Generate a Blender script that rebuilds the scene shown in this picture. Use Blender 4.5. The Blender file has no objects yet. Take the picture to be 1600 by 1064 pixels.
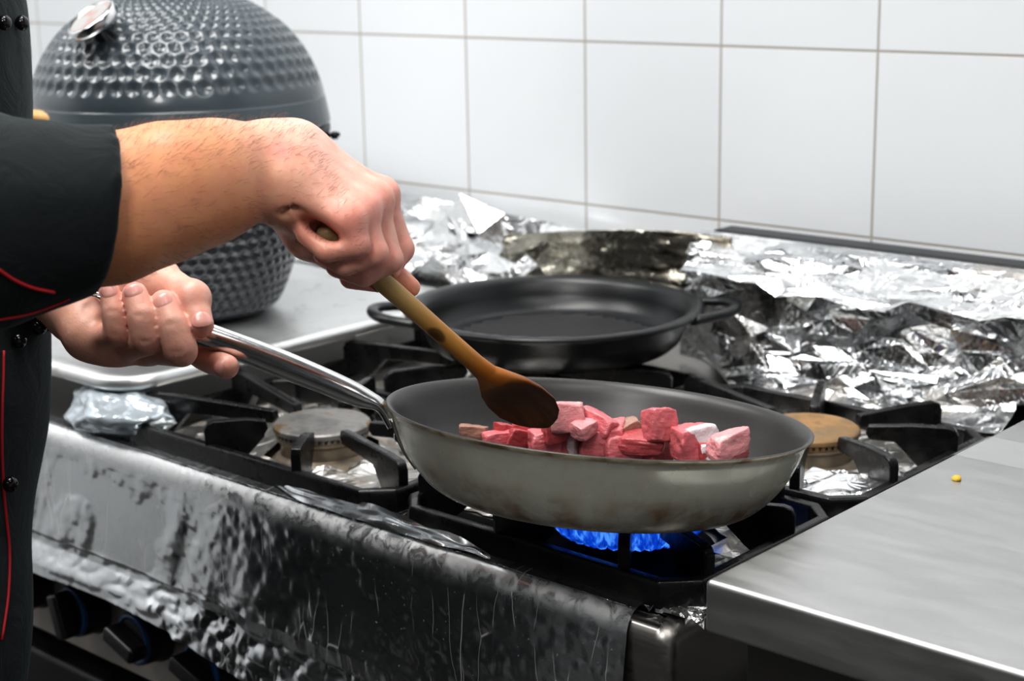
import bpy, bmesh, math, random
import numpy as np
from mathutils import Vector, Matrix
from mathutils.bvhtree import BVHTree
from mathutils.geometry import delaunay_2d_cdt
random.seed(7); rng = np.random.default_rng(7)
COL = bpy.context.scene.collection
# ------------------------------------------------------------------ camera
F = 2540.0
def nz(v):
    v = np.asarray(v, float); return v/np.linalg.norm(v)
RC = np.array([[0.74456379, 0.1456811, -0.65146126],
               [0.66732179, -0.18802067, 0.72064544],
               [-0.01750376, -0.9713008, -0.23720956]])
CAM = np.array([0, 0, 1.32])
def ray(px, py): return RC @ np.array([(px-800)/F, (py-532)/F, 1.0])
def at(px, py, d): return CAM + d*ray(px, py)          # point on a sight line at depth d
def onz(px, py, z):
    r = ray(px, py); return CAM + r*((z-CAM[2])/r[2])
def proj(p):
    c = RC.T @ (np.asarray(p)-CAM); return 800+F*c[0]/c[2], 532+F*c[1]/c[2], c[2]
RIGHT, UP, FWD = RC[:, 0], -RC[:, 1], RC[:, 2]
# ------------------------------------------------------------------ object helpers
def link(name, me, parent=None, mat=None, smooth=True):
    o = bpy.data.objects.new(name, me); COL.objects.link(o)
    if parent is not None: o.parent = parent
    if mat is not None:
        for m in (mat if isinstance(mat, (list, tuple)) else [mat]): me.materials.append(m)
    if smooth:
        me.polygons.foreach_set('use_smooth', [True]*len(me.polygons))
    me.update()
    return o
def thing(name, label, cat, group=None, loc=(0, 0, 0), rot=None):
    o = bpy.data.objects.new(name, None); COL.objects.link(o); o.empty_display_size = .02
    o.location = loc
    if rot is not None: o.rotation_euler = rot
    return tag(o, label, cat, group)
def tag(o, label, cat, group=None, kind=None):
    o['label'] = label; o['category'] = cat
    if group: o['group'] = group
    if kind: o['kind'] = kind
    return o
def struct(o):
    o['kind'] = 'structure'; return o
class MB:
    def __init__(s): s.v = []; s.f = []
    def add(s, V, Fc):
        n = len(s.v); s.v += [tuple(map(float, p)) for p in V]; s.f += [tuple(int(i)+n for i in q) for q in Fc]; return s
    def box(s, lo, hi):
        x0, y0, z0 = lo; x1, y1, z1 = hi
        return s.add([(x0,y0,z0),(x1,y0,z0),(x1,y1,z0),(x0,y1,z0),(x0,y0,z1),(x1,y0,z1),(x1,y1,z1),(x0,y1,z1)],
                     [(0,3,2,1),(4,5,6,7),(0,1,5,4),(1,2,6,5),(2,3,7,6),(3,0,4,7)])
    def lathe(s, prof, n=48, c=(0,0,0), a0=0, a1=2*math.pi, ax=None):
        full = abs(a1-a0-2*math.pi) < 1e-6
        m = n if full else n+1
        V = []
        for r, z in prof:
            for i in range(m):
                a = a0+(a1-a0)*i/n; V.append((r*math.cos(a), r*math.sin(a), z))
        Fc = []
        for j in range(len(prof)-1):
            for i in range(n):
                k = (i+1) % m
                Fc.append((j*m+i, j*m+k, (j+1)*m+k, (j+1)*m+i))
        V = np.array(V)
        if ax is not None:
            V = V @ frame(ax).T
        return s.add(V+np.array(c), Fc)
    def tube(s, P, r, n=10, cap=True, flat=None, up=(0,0,1)):
        P = np.array(P, float); m = len(P)
        r = np.broadcast_to(np.asarray(r, float), (m,)) 
        T = np.gradient(P, axis=0); T /= np.linalg.norm(T, axis=1)[:, None]
        u = np.asarray(up, float); V = []
        U = None
        for i in range(m):
            if U is None:
                U = np.cross(T[i], u)
                if np.linalg.norm(U) < 1e-3: U = np.cross(T[i], (1, 0.2, 0))
            U = U-T[i]*(U@T[i]); U = nz(U); W = np.cross(U, T[i])
            fl = 1 if flat is None else (flat[i] if np.ndim(flat) else flat)
            for k in range(n):
                a = 2*math.pi*k/n; V.append(P[i]+r[i]*(math.cos(a)*U+math.sin(a)*fl*W))
        Fc = [(i*n+k, i*n+(k+1) % n, (i+1)*n+(k+1) % n, (i+1)*n+k) for i in range(m-1) for k in range(n)]
        if cap:
            Fc += [tuple(range(n-1, -1, -1)), tuple((m-1)*n+k for k in range(n))]
        return s.add(V, Fc)
    def sweep(s, P, sec, up=(0,0,1), cap=True):
        """sweep a 2-D section (list of (side, up)) along a polyline, mitred"""
        P = np.array(P, float); m = len(P); n = len(sec); V = []
        for i in range(m):
            if i == 0: t = nz(P[1]-P[0]); k = 1
            elif i == m-1: t = nz(P[-1]-P[-2]); k = 1
            else:
                a, b = nz(P[i]-P[i-1]), nz(P[i+1]-P[i]); t = nz(a+b); k = 1/max(.35, a@t)
            u = np.asarray(up, float); sd = nz(np.cross(t, u)); w = np.cross(sd, t)
            horiz = abs((P[min(i+1, m-1)]-P[max(i-1, 0)])@u) < 1e-6
            for (x, z) in sec: V.append(P[i]+sd*x*(k if horiz else 1)+w*z*(1 if horiz else k))
        Fc = [(i*n+k, i*n+(k+1) % n, (i+1)*n+(k+1) % n, (i+1)*n+k) for i in range(m-1) for k in range(n)]
        if cap: Fc += [tuple(range(n-1, -1, -1)), tuple((m-1)*n+k for k in range(n))]
        return s.add(V, Fc)
    def mesh(s, name):
        me = bpy.data.meshes.new(name); me.from_pydata(s.v, [], s.f); me.update()
        bm = bmesh.new(); bm.from_mesh(me); bmesh.ops.recalc_face_normals(bm, faces=bm.faces); bm.to_mesh(me); bm.free()
        return me
    def build(s, name, mat, parent=None, smooth=True, bevel=0, seg=2, sub=0, thick=0):
        o = link(name, s.mesh(name), parent, mat, smooth)
        if thick:
            m = o.modifiers.new('s', 'SOLIDIFY'); m.thickness = thick; m.offset = 0
        if bevel:
            m = o.modifiers.new('b', 'BEVEL'); m.width = bevel; m.segments = seg; m.limit_method = 'ANGLE'; m.angle_limit = math.radians(40)
            m.harden_normals = False
        if sub:
            m = o.modifiers.new('u', 'SUBSURF'); m.levels = m.render_levels = sub
        if bevel and smooth:
            m = o.modifiers.new('w', 'WEIGHTED_NORMAL')
        return o
def frame(ax, hint=(0.1, 0.2, 1)):
    z = nz(ax); x = np.cross(hint, z)
    if np.linalg.norm(x) < 1e-4: x = np.cross((1, 0, 0), z)
    x = nz(x); y = np.cross(z, x)
    return np.stack([x, y, z], 1)
def grid_faces(nu, nv):
    return [(i*nv+j, i*nv+j+1, (i+1)*nv+j+1, (i+1)*nv+j) for i in range(nu-1) for j in range(nv-1)]
def bez(P, n=24):
    """Catmull-Rom through points (any dimension)"""
    P = np.array(P, float); Q = np.vstack([2*P[0]-P[1], P, 2*P[-1]-P[-2]]); out = []
    m = len(P)-1
    for i in range(m):
        for t in np.linspace(0, 1, max(2, n//m), endpoint=False):
            a, b, c, d = Q[i:i+4]
            out.append(.5*((2*b)+(-a+c)*t+(2*a-5*b+4*c-d)*t*t+(-a+3*b-3*c+d)*t**3))
    out.append(P[-1]); return np.array(out)
# value noise (numpy)
_tab = rng.random((64, 64, 64)).astype(np.float32)
def vnoise(p):
    p = np.asarray(p, float); i = np.floor(p).astype(int); f = p-i; f = f*f*(3-2*f); r = 0
    for dx in (0, 1):
        for dy in (0, 1):
            for dz in (0, 1):
                w = (f[..., 0] if dx else 1-f[..., 0])*(f[..., 1] if dy else 1-f[..., 1])*(f[..., 2] if dz else 1-f[..., 2])
                r = r+w*_tab[(i[..., 0]+dx) % 64, (i[..., 1]+dy) % 64, (i[..., 2]+dz) % 64]
    return r*2-1
def fbm(p, o=4):
    return sum(vnoise(np.asarray(p)*2**k+k*7.3)/2**k for k in range(o))
# ------------------------------------------------------------------ SDF + surface nets
class SDF:
    def __init__(s, lo, hi, h):
        s.lo = np.array(lo, float); s.h = h
        s.n = np.ceil((np.array(hi)-lo)/h).astype(int)+1
        s.ax = [(s.lo[k]+h*np.arange(s.n[k])).astype(np.float32) for k in range(3)]
        s.f = s.new()
    def new(s): return np.full(s.n, 0.05, np.float32)
    def win(s, lo, hi, m):
        sl = []
        for k in range(3):
            a = int(max(0, math.floor((lo[k]-m-s.lo[k])/s.h))); b = int(min(s.n[k], math.ceil((hi[k]+m-s.lo[k])/s.h)+1))
            if b <= a: return None
            sl.append(slice(a, b))
        return tuple(sl)
    def cone(s, a, b, r1, r2, m=.03):
        a = np.array(a, float); b = np.array(b, float); r = max(r1, r2)
        sl = s.win(np.minimum(a, b)-r, np.maximum(a, b)+r, m)
        if sl is None: return None, None
        X, Y, Z = np.meshgrid(s.ax[0][sl[0]]-a[0], s.ax[1][sl[1]]-a[1], s.ax[2][sl[2]]-a[2], indexing='ij', sparse=True)
        ba = b-a; l2 = max(ba@ba, 1e-9)
        t = np.clip((X*ba[0]+Y*ba[1]+Z*ba[2])/l2, 0, 1)
        d = np.sqrt((X-t*ba[0])**2+(Y-t*ba[1])**2+(Z-t*ba[2])**2)-(r1+(r2-r1)*t)
        return sl, d
    def ell(s, c, axes, m=.03):
        """ellipsoid, axes = 3 vectors whose lengths are the radii"""
        c = np.array(c, float); A = np.array(axes, float); r = np.linalg.norm(A, axis=1); e = np.abs(A).sum(0)
        sl = s.win(c-e, c+e, m)
        if sl is None: return None, None
        X, Y, Z = np.meshgrid(s.ax[0][sl[0]]-c[0], s.ax[1][sl[1]]-c[1], s.ax[2][sl[2]]-c[2], indexing='ij', sparse=True)
        q = [(X*a[0]+Y*a[1]+Z*a[2])/(l*l) for a, l in zip(A, r)]
        k = np.sqrt(q[0]**2+q[1]**2+q[2]**2); g = np.sqrt((q[0]/r[0])**2+(q[1]/r[1])**2+(q[2]/r[2])**2)+1e-9
        return sl, k*(k-1)/g
    @staticmethod
    def smin(a, b, k):
        if k <= 0: return np.minimum(a, b)
        h = np.maximum(k-np.abs(a-b), 0)/k
        return np.minimum(a, b)-h*h*k*.25
    def un(s, f, sd, k=0):
        sl, d = sd
        if sl is not None: f[sl] = s.smin(f[sl], d, k)
    def chain(s, f, P, R, k=0):
        for i in range(len(P)-1): s.un(f, s.cone(P[i], P[i+1], R[i], R[i+1]), k)
    def cut(s, sd, k=0):
        sl, d = sd
        if sl is not None: s.f[sl] = -s.smin(-s.f[sl], d, k)
    def mesh(s):
        f = s.f; n = f.shape; ins = f < 0
        c = np.zeros((n[0]-1, n[1]-1, n[2]-1), np.int8)
        for dx in (0, 1):
            for dy in (0, 1):
                for dz in (0, 1):
                    c += ins[dx:n[0]-1+dx, dy:n[1]-1+dy, dz:n[2]-1+dz]
        act = np.argwhere((c > 0) & (c < 8)); idx = np.full(c.shape, -1, np.int32)
        idx[act[:, 0], act[:, 1], act[:, 2]] = np.arange(len(act))
        acc = np.zeros((len(act), 3)); cnt = np.zeros(len(act))
        cor = [(x, y, z) for x in (0, 1) for y in (0, 1) for z in (0, 1)]
        val = {q: f[act[:, 0]+q[0], act[:, 1]+q[1], act[:, 2]+q[2]].astype(float) for q in cor}
        for q in cor:
            for k in range(3):
                if q[k] == 0:
                    p = list(q); p[k] = 1; p = tuple(p); a, b = val[q], val[p]
                    m = (a < 0) != (b < 0); t = np.where(m, a/np.where(m, a-b, 1), 0)
                    w = np.zeros((len(act), 3)); w += q; w[:, k] = t
                    acc[m] += w[m]; cnt[m] += 1
        V = s.lo+s.h*(act+acc/cnt[:, None])
        Fc = []
        for k in range(3):
            u, v = (k+1) % 3, (k+2) % 3
            A = np.moveaxis(ins, (k, u, v), (0, 1, 2)); I = np.moveaxis(idx, (k, u, v), (0, 1, 2))
            e = A[:-1, 1:-1, 1:-1] != A[1:, 1:-1, 1:-1]
            q = np.argwhere(e); i, j, l = q[:, 0], q[:, 1]+1, q[:, 2]+1
            quad = np.stack([I[i, j-1, l-1], I[i, j, l-1], I[i, j, l], I[i, j-1, l]], 1)
            fl = A[i, j, l]
            quad[~fl] = quad[~fl][:, ::-1]; Fc.append(quad)
        return V, np.vstack(Fc)
def np_mesh(name, V, Fc):
    me = bpy.data.meshes.new(name); me.vertices.add(len(V)); me.vertices.foreach_set('co', np.asarray(V, np.float32).ravel())
    Fc = np.asarray(Fc, np.int32); k = Fc.shape[1]
    me.loops.add(Fc.size); me.loops.foreach_set('vertex_index', Fc.ravel())
    me.polygons.add(len(Fc)); me.polygons.foreach_set('loop_start', np.arange(0, Fc.size, k, dtype=np.int32))
    me.update(calc_edges=True); me.validate(); return me
def bvh(V, Fc): return BVHTree.FromPolygons([tuple(map(float, v)) for v in V], [tuple(map(int, q)) for q in Fc])
def hit(tree, px, py, lift=0.0):
    r = ray(px, py); r = r/np.linalg.norm(r)
    p, nn, i, d = tree.ray_cast(Vector(CAM), Vector(r))
    if p is None: return None, None
    nn = np.array(nn); nn = nn if nn@r < 0 else -nn
    return np.array(p)+nn*lift, nn
# ------------------------------------------------------------------ materials
class NT:
    def __init__(s, name):
        s.m = bpy.data.materials.new(name); s.m.use_nodes = True; s.t = s.m.node_tree; s.b = s.t.nodes['Principled BSDF']
        s.out = s.t.nodes['Material Output']
        tc = s.t.nodes.new('ShaderNodeTexCoord'); s.obj = tc.outputs['Object']; s.gen = tc.outputs['Generated']
    def n(s, typ, **k):
        nd = s.t.nodes.new('ShaderNode'+typ)
        for a, v in k.items():
            if a.startswith('i_'):
                key = a[2:].replace('_', ' ')
                nd.inputs[key].default_value = v
            else: setattr(nd, a, v)
        return nd
    def l(s, a, b): s.t.links.new(a, b); return s
    def set(s, **k):
        for a, v in k.items(): s.b.inputs[a.replace('_', ' ')].default_value = v if not (isinstance(v, tuple) and len(v) == 3) else (*v, 1)
        return s
    def scale(s, vec, sc):
        m = s.n('Mapping'); m.inputs['Scale'].default_value = sc; s.l(vec, m.inputs['Vector']); return m.outputs[0]
    def noise(s, scale=10, detail=4, rough=.55, vec=None, dist=0):
        nd = s.n('TexNoise'); nd.inputs['Scale'].default_value = scale; nd.inputs['Detail'].default_value = detail
        nd.inputs['Roughness'].default_value = rough; nd.inputs['Distortion'].default_value = dist
        s.l(vec or s.obj, nd.inputs['Vector']); return nd.outputs['Fac']
    def ramp(s, fac, stops):
        r = s.n('ValToRGB'); r.color_ramp.interpolation = 'EASE'; e = r.color_ramp.elements
        while len(e) < len(stops): e.new(.5)
        for el, (p, c) in zip(e, stops):
            el.position = p; el.color = (*c, 1) if isinstance(c, tuple) else (c, c, c, 1)
        s.l(fac, r.inputs[0]); return r.outputs[0]
    def mix(s, fac, a, b, mode='MIX'):
        m = s.n('Mix', data_type='RGBA', blend_type=mode)
        for v, sock in ((fac, m.inputs[0]), (a, m.inputs[6]), (b, m.inputs[7])):
            if hasattr(v, 'links'): s.l(v, sock)
            else: sock.default_value = v if not isinstance(v, tuple) else (*v, 1)
        return m.outputs[2]
    def math(s, op, a, b=0.0):
        m = s.n('Math', operation=op)
        for v, k in ((a, 0), (b, 1)):
            if hasattr(v, 'links'): s.l(v, m.inputs[k])
            else: m.inputs[k].default_value = v
        return m.outputs[0]
    def col(s, sock): s.l(sock, s.b.inputs['Base Color']); return s
    def rough(s, sock): s.l(sock, s.b.inputs['Roughness']); return s
    def bump(s, h, strength=.3, dist=.001, prev=None):
        b = s.n('Bump'); b.inputs['Strength'].default_value = strength; b.inputs['Distance'].default_value = dist
        s.l(h, b.inputs['Height'])
        if prev is not None: s.l(prev, b.inputs['Normal'])
        s.l(b.outputs[0], s.b.inputs['Normal']); return b.outputs[0]
def plain(name, c, rough=.5, metal=0, var=.15, scale=30, bump=0, bscale=200, **k):
    t = NT(name); t.set(Roughness=rough, Metallic=metal, **k)
    f = t.noise(scale, 4)
    t.col(t.mix(f, tuple(x*(1-var) for x in c), tuple(min(1, x*(1+var)) for x in c)))
    if bump: t.bump(t.noise(bscale, 3), bump, .001)
    return t.m
KNOT = (-.002, .0072, .6*.52*.2446)
M = {}
def mk():
    # tiles
    t = NT('wall_tile'); sep = t.n('SeparateXYZ'); t.l(t.obj, sep.inputs[0]); cmb = t.n('CombineXYZ')
    t.l(sep.outputs[0], cmb.inputs[0]); t.l(sep.outputs[2], cmb.inputs[1])
    br = t.n('TexBrick', offset=0.0, squash=1.0); t.l(cmb.outputs[0], br.inputs['Vector'])
    for k, v in (('Scale', 1.0), ('Mortar Size', .0017), ('Mortar Smooth', .35), ('Bias', 0.0), ('Brick Width', .2035), ('Row Height', .2035)): br.inputs[k].default_value = v
    br.inputs['Color1'].default_value = (.66, .685, .71, 1); br.inputs['Color2'].default_value = (.69, .715, .74, 1); br.inputs['Mortar'].default_value = (.38, .36, .33, 1)
    dirt = t.ramp(t.noise(55, 2, .4), [(.0, 0.0), (.74, 0.0), (.80, .35)])
    t.col(t.mix(dirt, br.outputs['Color'], (.62, .52, .40))); t.set(Roughness=.16)
    inv = t.math('SUBTRACT', 1.0, br.outputs['Fac'])
    b = t.bump(inv, .6, .0012); t.bump(t.noise(9, 1), .12, .004, b)
    M['tile'] = t.m
    M['plaster'] = plain('plaster', (.78, .79, .80), .8, var=.03)
    M['ceiling'] = plain('grey_ceiling', (.34, .35, .36), .8, var=.03); M['rib'] = plain('highlight_rib_iron', (.06, .06, .063), .3, .2)  # rib iron is lightened to stand in for highlights along the ribs
    M['dark_wall'] = plain('grey_wall', (.13, .135, .14), .7, var=.1)
    M['floor'] = plain('floor_tile', (.045, .044, .043), .4, var=.3, scale=12)
    # foil
    def foil(name, grime=.4, rough=.2, b1=.35, tint=(.86, .87, .88), gcol=(.23, .15, .07), gs=7, micro=(150, .25), dist=.004):
        t = NT(name); g = t.ramp(t.noise(gs, 5, .65, dist=.6), [(.0, 0.0), (.52, 0.0), (.62, grime*.6), (.75, grime)])
        sp = t.ramp(t.noise(120, 3, .6), [(0, 0.0), (.66, 0.0), (.72, grime*.8)])
        gm = t.math('MAXIMUM', g, sp)
        t.col(t.mix(gm, tint, gcol))
        t.l(t.math('SUBTRACT', 1.0, t.math('MULTIPLY', gm, .7)), t.b.inputs['Metallic'])
        t.rough(t.math('ADD', rough, t.math('MULTIPLY', gm, .3)))
        v = t.n('TexVoronoi', feature='DISTANCE_TO_EDGE'); v.inputs['Scale'].default_value = micro[0]*.35
        nn = t.n('TexNoise'); nn.inputs['Scale'].default_value = 14; nn.inputs['Detail'].default_value = 3; t.l(t.obj, nn.inputs['Vector'])
        t.l(t.mix(.12, t.obj, nn.outputs['Color']), v.inputs['Vector'])
        cr = t.ramp(v.outputs['Distance'], [(0, 0.0), (.18, 1.0)])
        h = t.bump(cr, micro[1], dist*.35); t.bump(t.noise(32, 4, .6, dist=1.2), b1, dist, h)
        return t.m
    M['foil'] = foil('crumpled_foil', .6, .2, tint=(.60, .615, .63)); M['foil_burnt'] = foil('burnt_foil', .95, .26, gs=9, tint=(.34, .325, .28), gcol=(.07, .042, .016))
    M['foil_clean'] = foil('bright_foil', .08, .2)
    M['foil_liner'] = foil('liner_foil', .75, .3, gs=16, tint=(.88, .86, .82), gcol=(.22, .15, .09))
    # apron foil: smooth sheet, faint dust specks and hairline scratches
    t = NT('apron_foil')
    g = t.ramp(t.noise(300, 2), [(0, 0.0), (.69, 0.0), (.75, .5)])
    w1 = t.n('TexNoise'); w1.inputs['Scale'].default_value = 5; t.l(t.obj, w1.inputs['Vector'])
    scr = 0.0
    for k, (sx, sz, rot) in enumerate(((30, 5, .35), (38, 7, -.5))):
        mp = t.n('Mapping'); mp.inputs['Rotation'].default_value = (0, rot, 0); mp.inputs['Scale'].default_value = (sx, 3, sz); mp.inputs['Location'].default_value = (k*7.1, 0, 0)
        t.l(t.mix(.04, t.obj, w1.outputs['Color']), mp.inputs['Vector'])
        v = t.n('TexVoronoi', feature='DISTANCE_TO_EDGE'); v.inputs['Scale'].default_value = 1.0; t.l(mp.outputs[0], v.inputs['Vector'])
        ln = t.ramp(v.outputs['Distance'], [(0, 1.0), (.012, 0.0)]); keep = t.ramp(t.noise(11+k*3, 2), [(.52, 0.0), (.62, 1.0)])
        scr = t.math('ADD', scr, t.math('MULTIPLY', ln, keep))
    gg = t.math('MAXIMUM', g, t.math('MULTIPLY', scr, .7))
    bd = t.n('Attribute', attribute_name='bend'); bw = t.math('MULTIPLY', bd.outputs['Fac'], t.ramp(t.noise(70, 4, .65, dist=1), [(.32, .15), (.62, 1.0)]))  # bend lightened: scuffed foil plus a highlight painted along the edge
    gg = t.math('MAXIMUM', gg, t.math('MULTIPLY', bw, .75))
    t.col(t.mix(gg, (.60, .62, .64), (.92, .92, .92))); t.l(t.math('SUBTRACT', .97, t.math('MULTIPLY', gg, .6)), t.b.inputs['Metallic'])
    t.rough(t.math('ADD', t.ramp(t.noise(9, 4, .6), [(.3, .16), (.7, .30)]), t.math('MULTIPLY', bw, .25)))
    b = t.bump(t.noise(1.0, 4, .6, t.scale(t.obj, (26, 26, 7)), 1.2), .09, .003)
    t.bump(t.noise(75, 4, .6, dist=1.5), .10, .0012, b)
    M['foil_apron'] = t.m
    # brushed steel
    def steel(name, c=(.60, .61, .62), rough=.32, stretch=(3, 90, 90), var=.12, bump=.05):
        t = NT(name); vec = t.scale(t.obj, stretch); f = t.noise(4, 4, .6, vec); w = t.noise(7, 3)
        t.col(t.mix(w, tuple(x*(1-var) for x in c), tuple(min(1, x*(1+var)) for x in c))); t.set(Metallic=1.0)
        t.rough(t.ramp(f, [(.3, rough*.85), (.7, rough*1.2)])); t.bump(f, bump, .0005); return t.m
    M['steel_counter'] = steel('brushed_steel_counter', (.50, .50, .50), .40, (3, 14, 14), .05, .012)
    M['steel'] = steel('stove_steel', (.42, .40, .38), .36)
    M['steel_dark'] = steel('dark_steel', (.16, .155, .15), .4)
    M['handle'] = steel('polished_steel', (.70, .70, .70), .17, (40, 40, 40), .06, .02)
    M['panel'] = plain('beige_grey_panel', (.40, .37, .34), .4, .3, var=.12, scale=60)
    # pan outer: worn grey steel with brown heat stains toward the base
    t = NT('worn_pan_steel'); sep = t.n('SeparateXYZ'); t.l(t.obj, sep.inputs[0])
    low = t.ramp(t.math('MULTIPLY', sep.outputs[2], 16.0), [(0.0, 1.0), (.3, .85), (.62, .2), (.8, .05), (.92, .3)])
    st = t.math('MULTIPLY', low, t.ramp(t.noise(42, 3, .55), [(.30, 0.0), (.74, 1.0)]))
    vs = t.scale(t.obj, (55, 55, 14)); streak = t.ramp(t.noise(1.0, 2, .5, vs), [(.36, 0.0), (.86, .34)])
    stn = t.math('MAXIMUM', st, streak)
    base = t.mix(t.noise(18, 3), (.66, .66, .57), (.76, .76, .67))
    rim = t.ramp(t.math('MULTIPLY', sep.outputs[2], 16.0), [(.922, 0.0), (.945, 1.0)])
    rimc = t.mix(t.ramp(t.noise(45, 3), [(.4, 0.0), (.7, 1.0)]), (.66, .58, .43), (.26, .17, .09))
    t.col(t.mix(rim, t.mix(stn, base, (.20, .095, .03)), rimc))
    t.l(t.math('SUBTRACT', .6, t.math('MULTIPLY', stn, .5)), t.b.inputs['Metallic']); t.rough(t.ramp(t.noise(30, 1), [(.3, .24), (.7, .32)]))
    M['pan_out'] = t.m
    t = NT('nonstick_coating'); f = t.noise(450, 2)
    t.col(t.mix(f, (.050, .049, .049), (.068, .067, .066))); t.set(Roughness=.38, Metallic=.35); t.bump(f, .05, .0004); M['nonstick'] = t.m
    # iron
    t = NT('black_cast_iron'); f = t.noise(160, 4, .65); g = t.ramp(t.noise(22, 3), [(.62, 0.0), (.8, 1.0)])
    t.col(t.mix(g, (.0075, .0075, .008), (.03, .024, .018))); t.rough(t.ramp(t.noise(60, 3), [(.3, .22), (.75, .45)])); t.bump(f, .25, .0011)
    sp = t.ramp(t.noise(900, 1), [(.72, 0.0), (.76, .5)]); M['iron'] = t.m
    M['grill_iron'] = plain('grill_pan_iron', (.010, .011, .0125), .34, var=.3, bump=.18, bscale=350)
    # burner
    t = NT('burner_cap_metal'); f = t.noise(30, 4, .6); t.col(t.ramp(f, [(.35, (.17, .165, .16)), (.55, (.27, .26, .25)), (.66, (.22, .15, .08)), (.8, (.11, .085, .06))]))
    t.set(Metallic=.55, Roughness=.45); t.bump(t.noise(140, 3), .2, .0008); M['cap'] = t.m
    t = NT('rusty_burner_cap'); f = t.noise(26, 5, .65); t.col(t.ramp(f, [(.3, (.15, .13, .12)), (.5, (.30, .19, .09)), (.62, (.42, .24, .10)), (.8, (.12, .08, .06))]))
    t.set(Metallic=.4, Roughness=.5); M['cap_rust'] = t.m
    M['burner'] = plain('burner_base_metal', (.36, .30, .23), .5, .5, var=.35, scale=50, bump=.2)
    t = NT('blue_flame'); e = t.n('Emission'); sep = t.n('SeparateXYZ'); t.l(t.gen, sep.inputs[0])
    f = t.noise(1.0, 2, .5, t.scale(t.obj, (170, 170, 30)))
    e.inputs['Strength'].default_value = .9
    t.l(t.ramp(f, [(.3, (.0, .012, .17)), (.48, (.003, .06, .55)), (.66, (.10, .36, 1.0))]), e.inputs['Color'])
    tr = t.n('BsdfTransparent'); mx = t.n('MixShader'); mx.inputs[0].default_value = .72
    t.l(tr.outputs[0], mx.inputs[1]); t.l(e.outputs[0], mx.inputs[2]); t.l(mx.outputs[0], t.out.inputs['Surface']); M['flame'] = t.m
    # ceramic kamado
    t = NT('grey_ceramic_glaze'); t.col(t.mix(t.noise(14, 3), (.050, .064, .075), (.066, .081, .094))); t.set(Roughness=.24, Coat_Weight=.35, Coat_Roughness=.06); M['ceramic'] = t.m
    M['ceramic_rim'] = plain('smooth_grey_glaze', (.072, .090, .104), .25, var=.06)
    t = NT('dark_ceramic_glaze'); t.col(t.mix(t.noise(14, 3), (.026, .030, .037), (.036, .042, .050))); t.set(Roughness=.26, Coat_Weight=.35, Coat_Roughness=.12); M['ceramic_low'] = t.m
    M['black_band'] = plain('black_band_metal', (.012, .013, .015), .4, .3)
    M['chrome'] = plain('bright_metal', (.75, .75, .76), .15, 1.0, var=.05)
    t = NT('dial_face'); t.col(t.mix(t.ramp(t.noise(40, 2), [(.45, 0.0), (.6, 1.0)]), (.34, .34, .34), (.36, .24, .22))); t.set(Roughness=.6); M['dial'] = t.m
    # woods
    t = NT('stirring_spoon_wood'); sep = t.n('SeparateXYZ'); t.l(t.obj, sep.inputs[0])
    gr = t.noise(1.0, 4, .6, t.scale(t.obj, (160, 160, 10)))
    along = t.ramp(t.math('MULTIPLY', sep.outputs[2], 3.0), [(0.0, (.05, .012, .003)), (.12, (.085, .020, .004)), (.22, (.36, .12, .015)), (.34, (.50, .24, .055)), (.55, (.47, .33, .14)), (.85, (.42, .34, .20))])  # dark amber bowl, deepened further for the shade in its hollow
    dv = t.n('VectorMath', operation='DISTANCE'); t.l(t.scale(t.obj, (1, 1, .6)), dv.inputs[0]); dv.inputs[1].default_value = KNOT
    kn = t.ramp(t.math('MULTIPLY', dv.outputs['Value'], 100.0), [(.0, .95), (.38, .8), (.62, 0.0)])
    t.col(t.mix(kn, t.mix(t.ramp(gr, [(.3, 0.0), (.7, .35)]), along, (.18, .09, .03)), (.05, .028, .012))); t.set(Roughness=.46, Coat_Weight=.08, Coat_Roughness=.2, Specular_IOR_Level=.35); t.bump(gr, .08, .0006)
    M['wood'] = t.m
    M['light_wood'] = plain('pale_wood', (.62, .36, .14), .5, var=.15)
    M['knot'] = plain('dark_knot', (.06, .035, .015), .5)
    # fabric
    t = NT('black_chef_cloth'); w = t.noise(900, 2); t.col(t.mix(t.noise(12, 3), (.008, .0105, .0115), (.014, .018, .020))); t.set(Roughness=.85, Sheen_Weight=.15, Sheen_Roughness=.4, Specular_IOR_Level=.25)
    t.b.inputs['Sheen Tint'].default_value = (.45, .55, .58, 1)
    b = t.bump(t.noise(24, 4, .6, dist=.8), .45, .006); t.bump(w, .12, .0006, b); M['cloth'] = t.m
    M['trouser'] = plain('dark_trouser_cloth', (.012, .013, .015), .9, bump=.1)
    M['piping'] = plain('red_piping', (.42, .008, .015), .6)
    M['button'] = plain('black_glossy_button', (.006, .006, .007), .1)
    M['shoe'] = plain('black_shoe', (.01, .01, .01), .4)
    # skin: colour attribute x mottling
    t = NT('skin'); a = t.n('Attribute', attribute_name='tone'); mo = t.noise(95, 4, .6)
    c = t.mix(t.ramp(mo, [(.35, 0.0), (.7, .32)]), a.outputs['Color'], (.62, .22, .16)); t.col(c)
    t.set(Roughness=.43, Subsurface_Weight=.12, Subsurface_Scale=.006); t.b.inputs['Subsurface Radius'].default_value = (1, .35, .2)
    b = t.bump(t.noise(70, 3, .55), .25, .002)
    v = t.n('TexVoronoi', feature='DISTANCE_TO_EDGE'); v.inputs['Scale'].default_value = 420; t.l(t.obj, v.inputs['Vector'])
    b = t.bump(v.outputs['Distance'], .12, .0008, b); t.bump(t.noise(1.0, 3, .6, t.scale(t.obj, (240, 240, 110)), 1.0), .14, .0012, b); M['skin'] = t.m
    M['nail'] = plain('fingernail', (.74, .38, .33), .25, var=.08, Subsurface_Weight=.1, Subsurface_Scale=.003)
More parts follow.
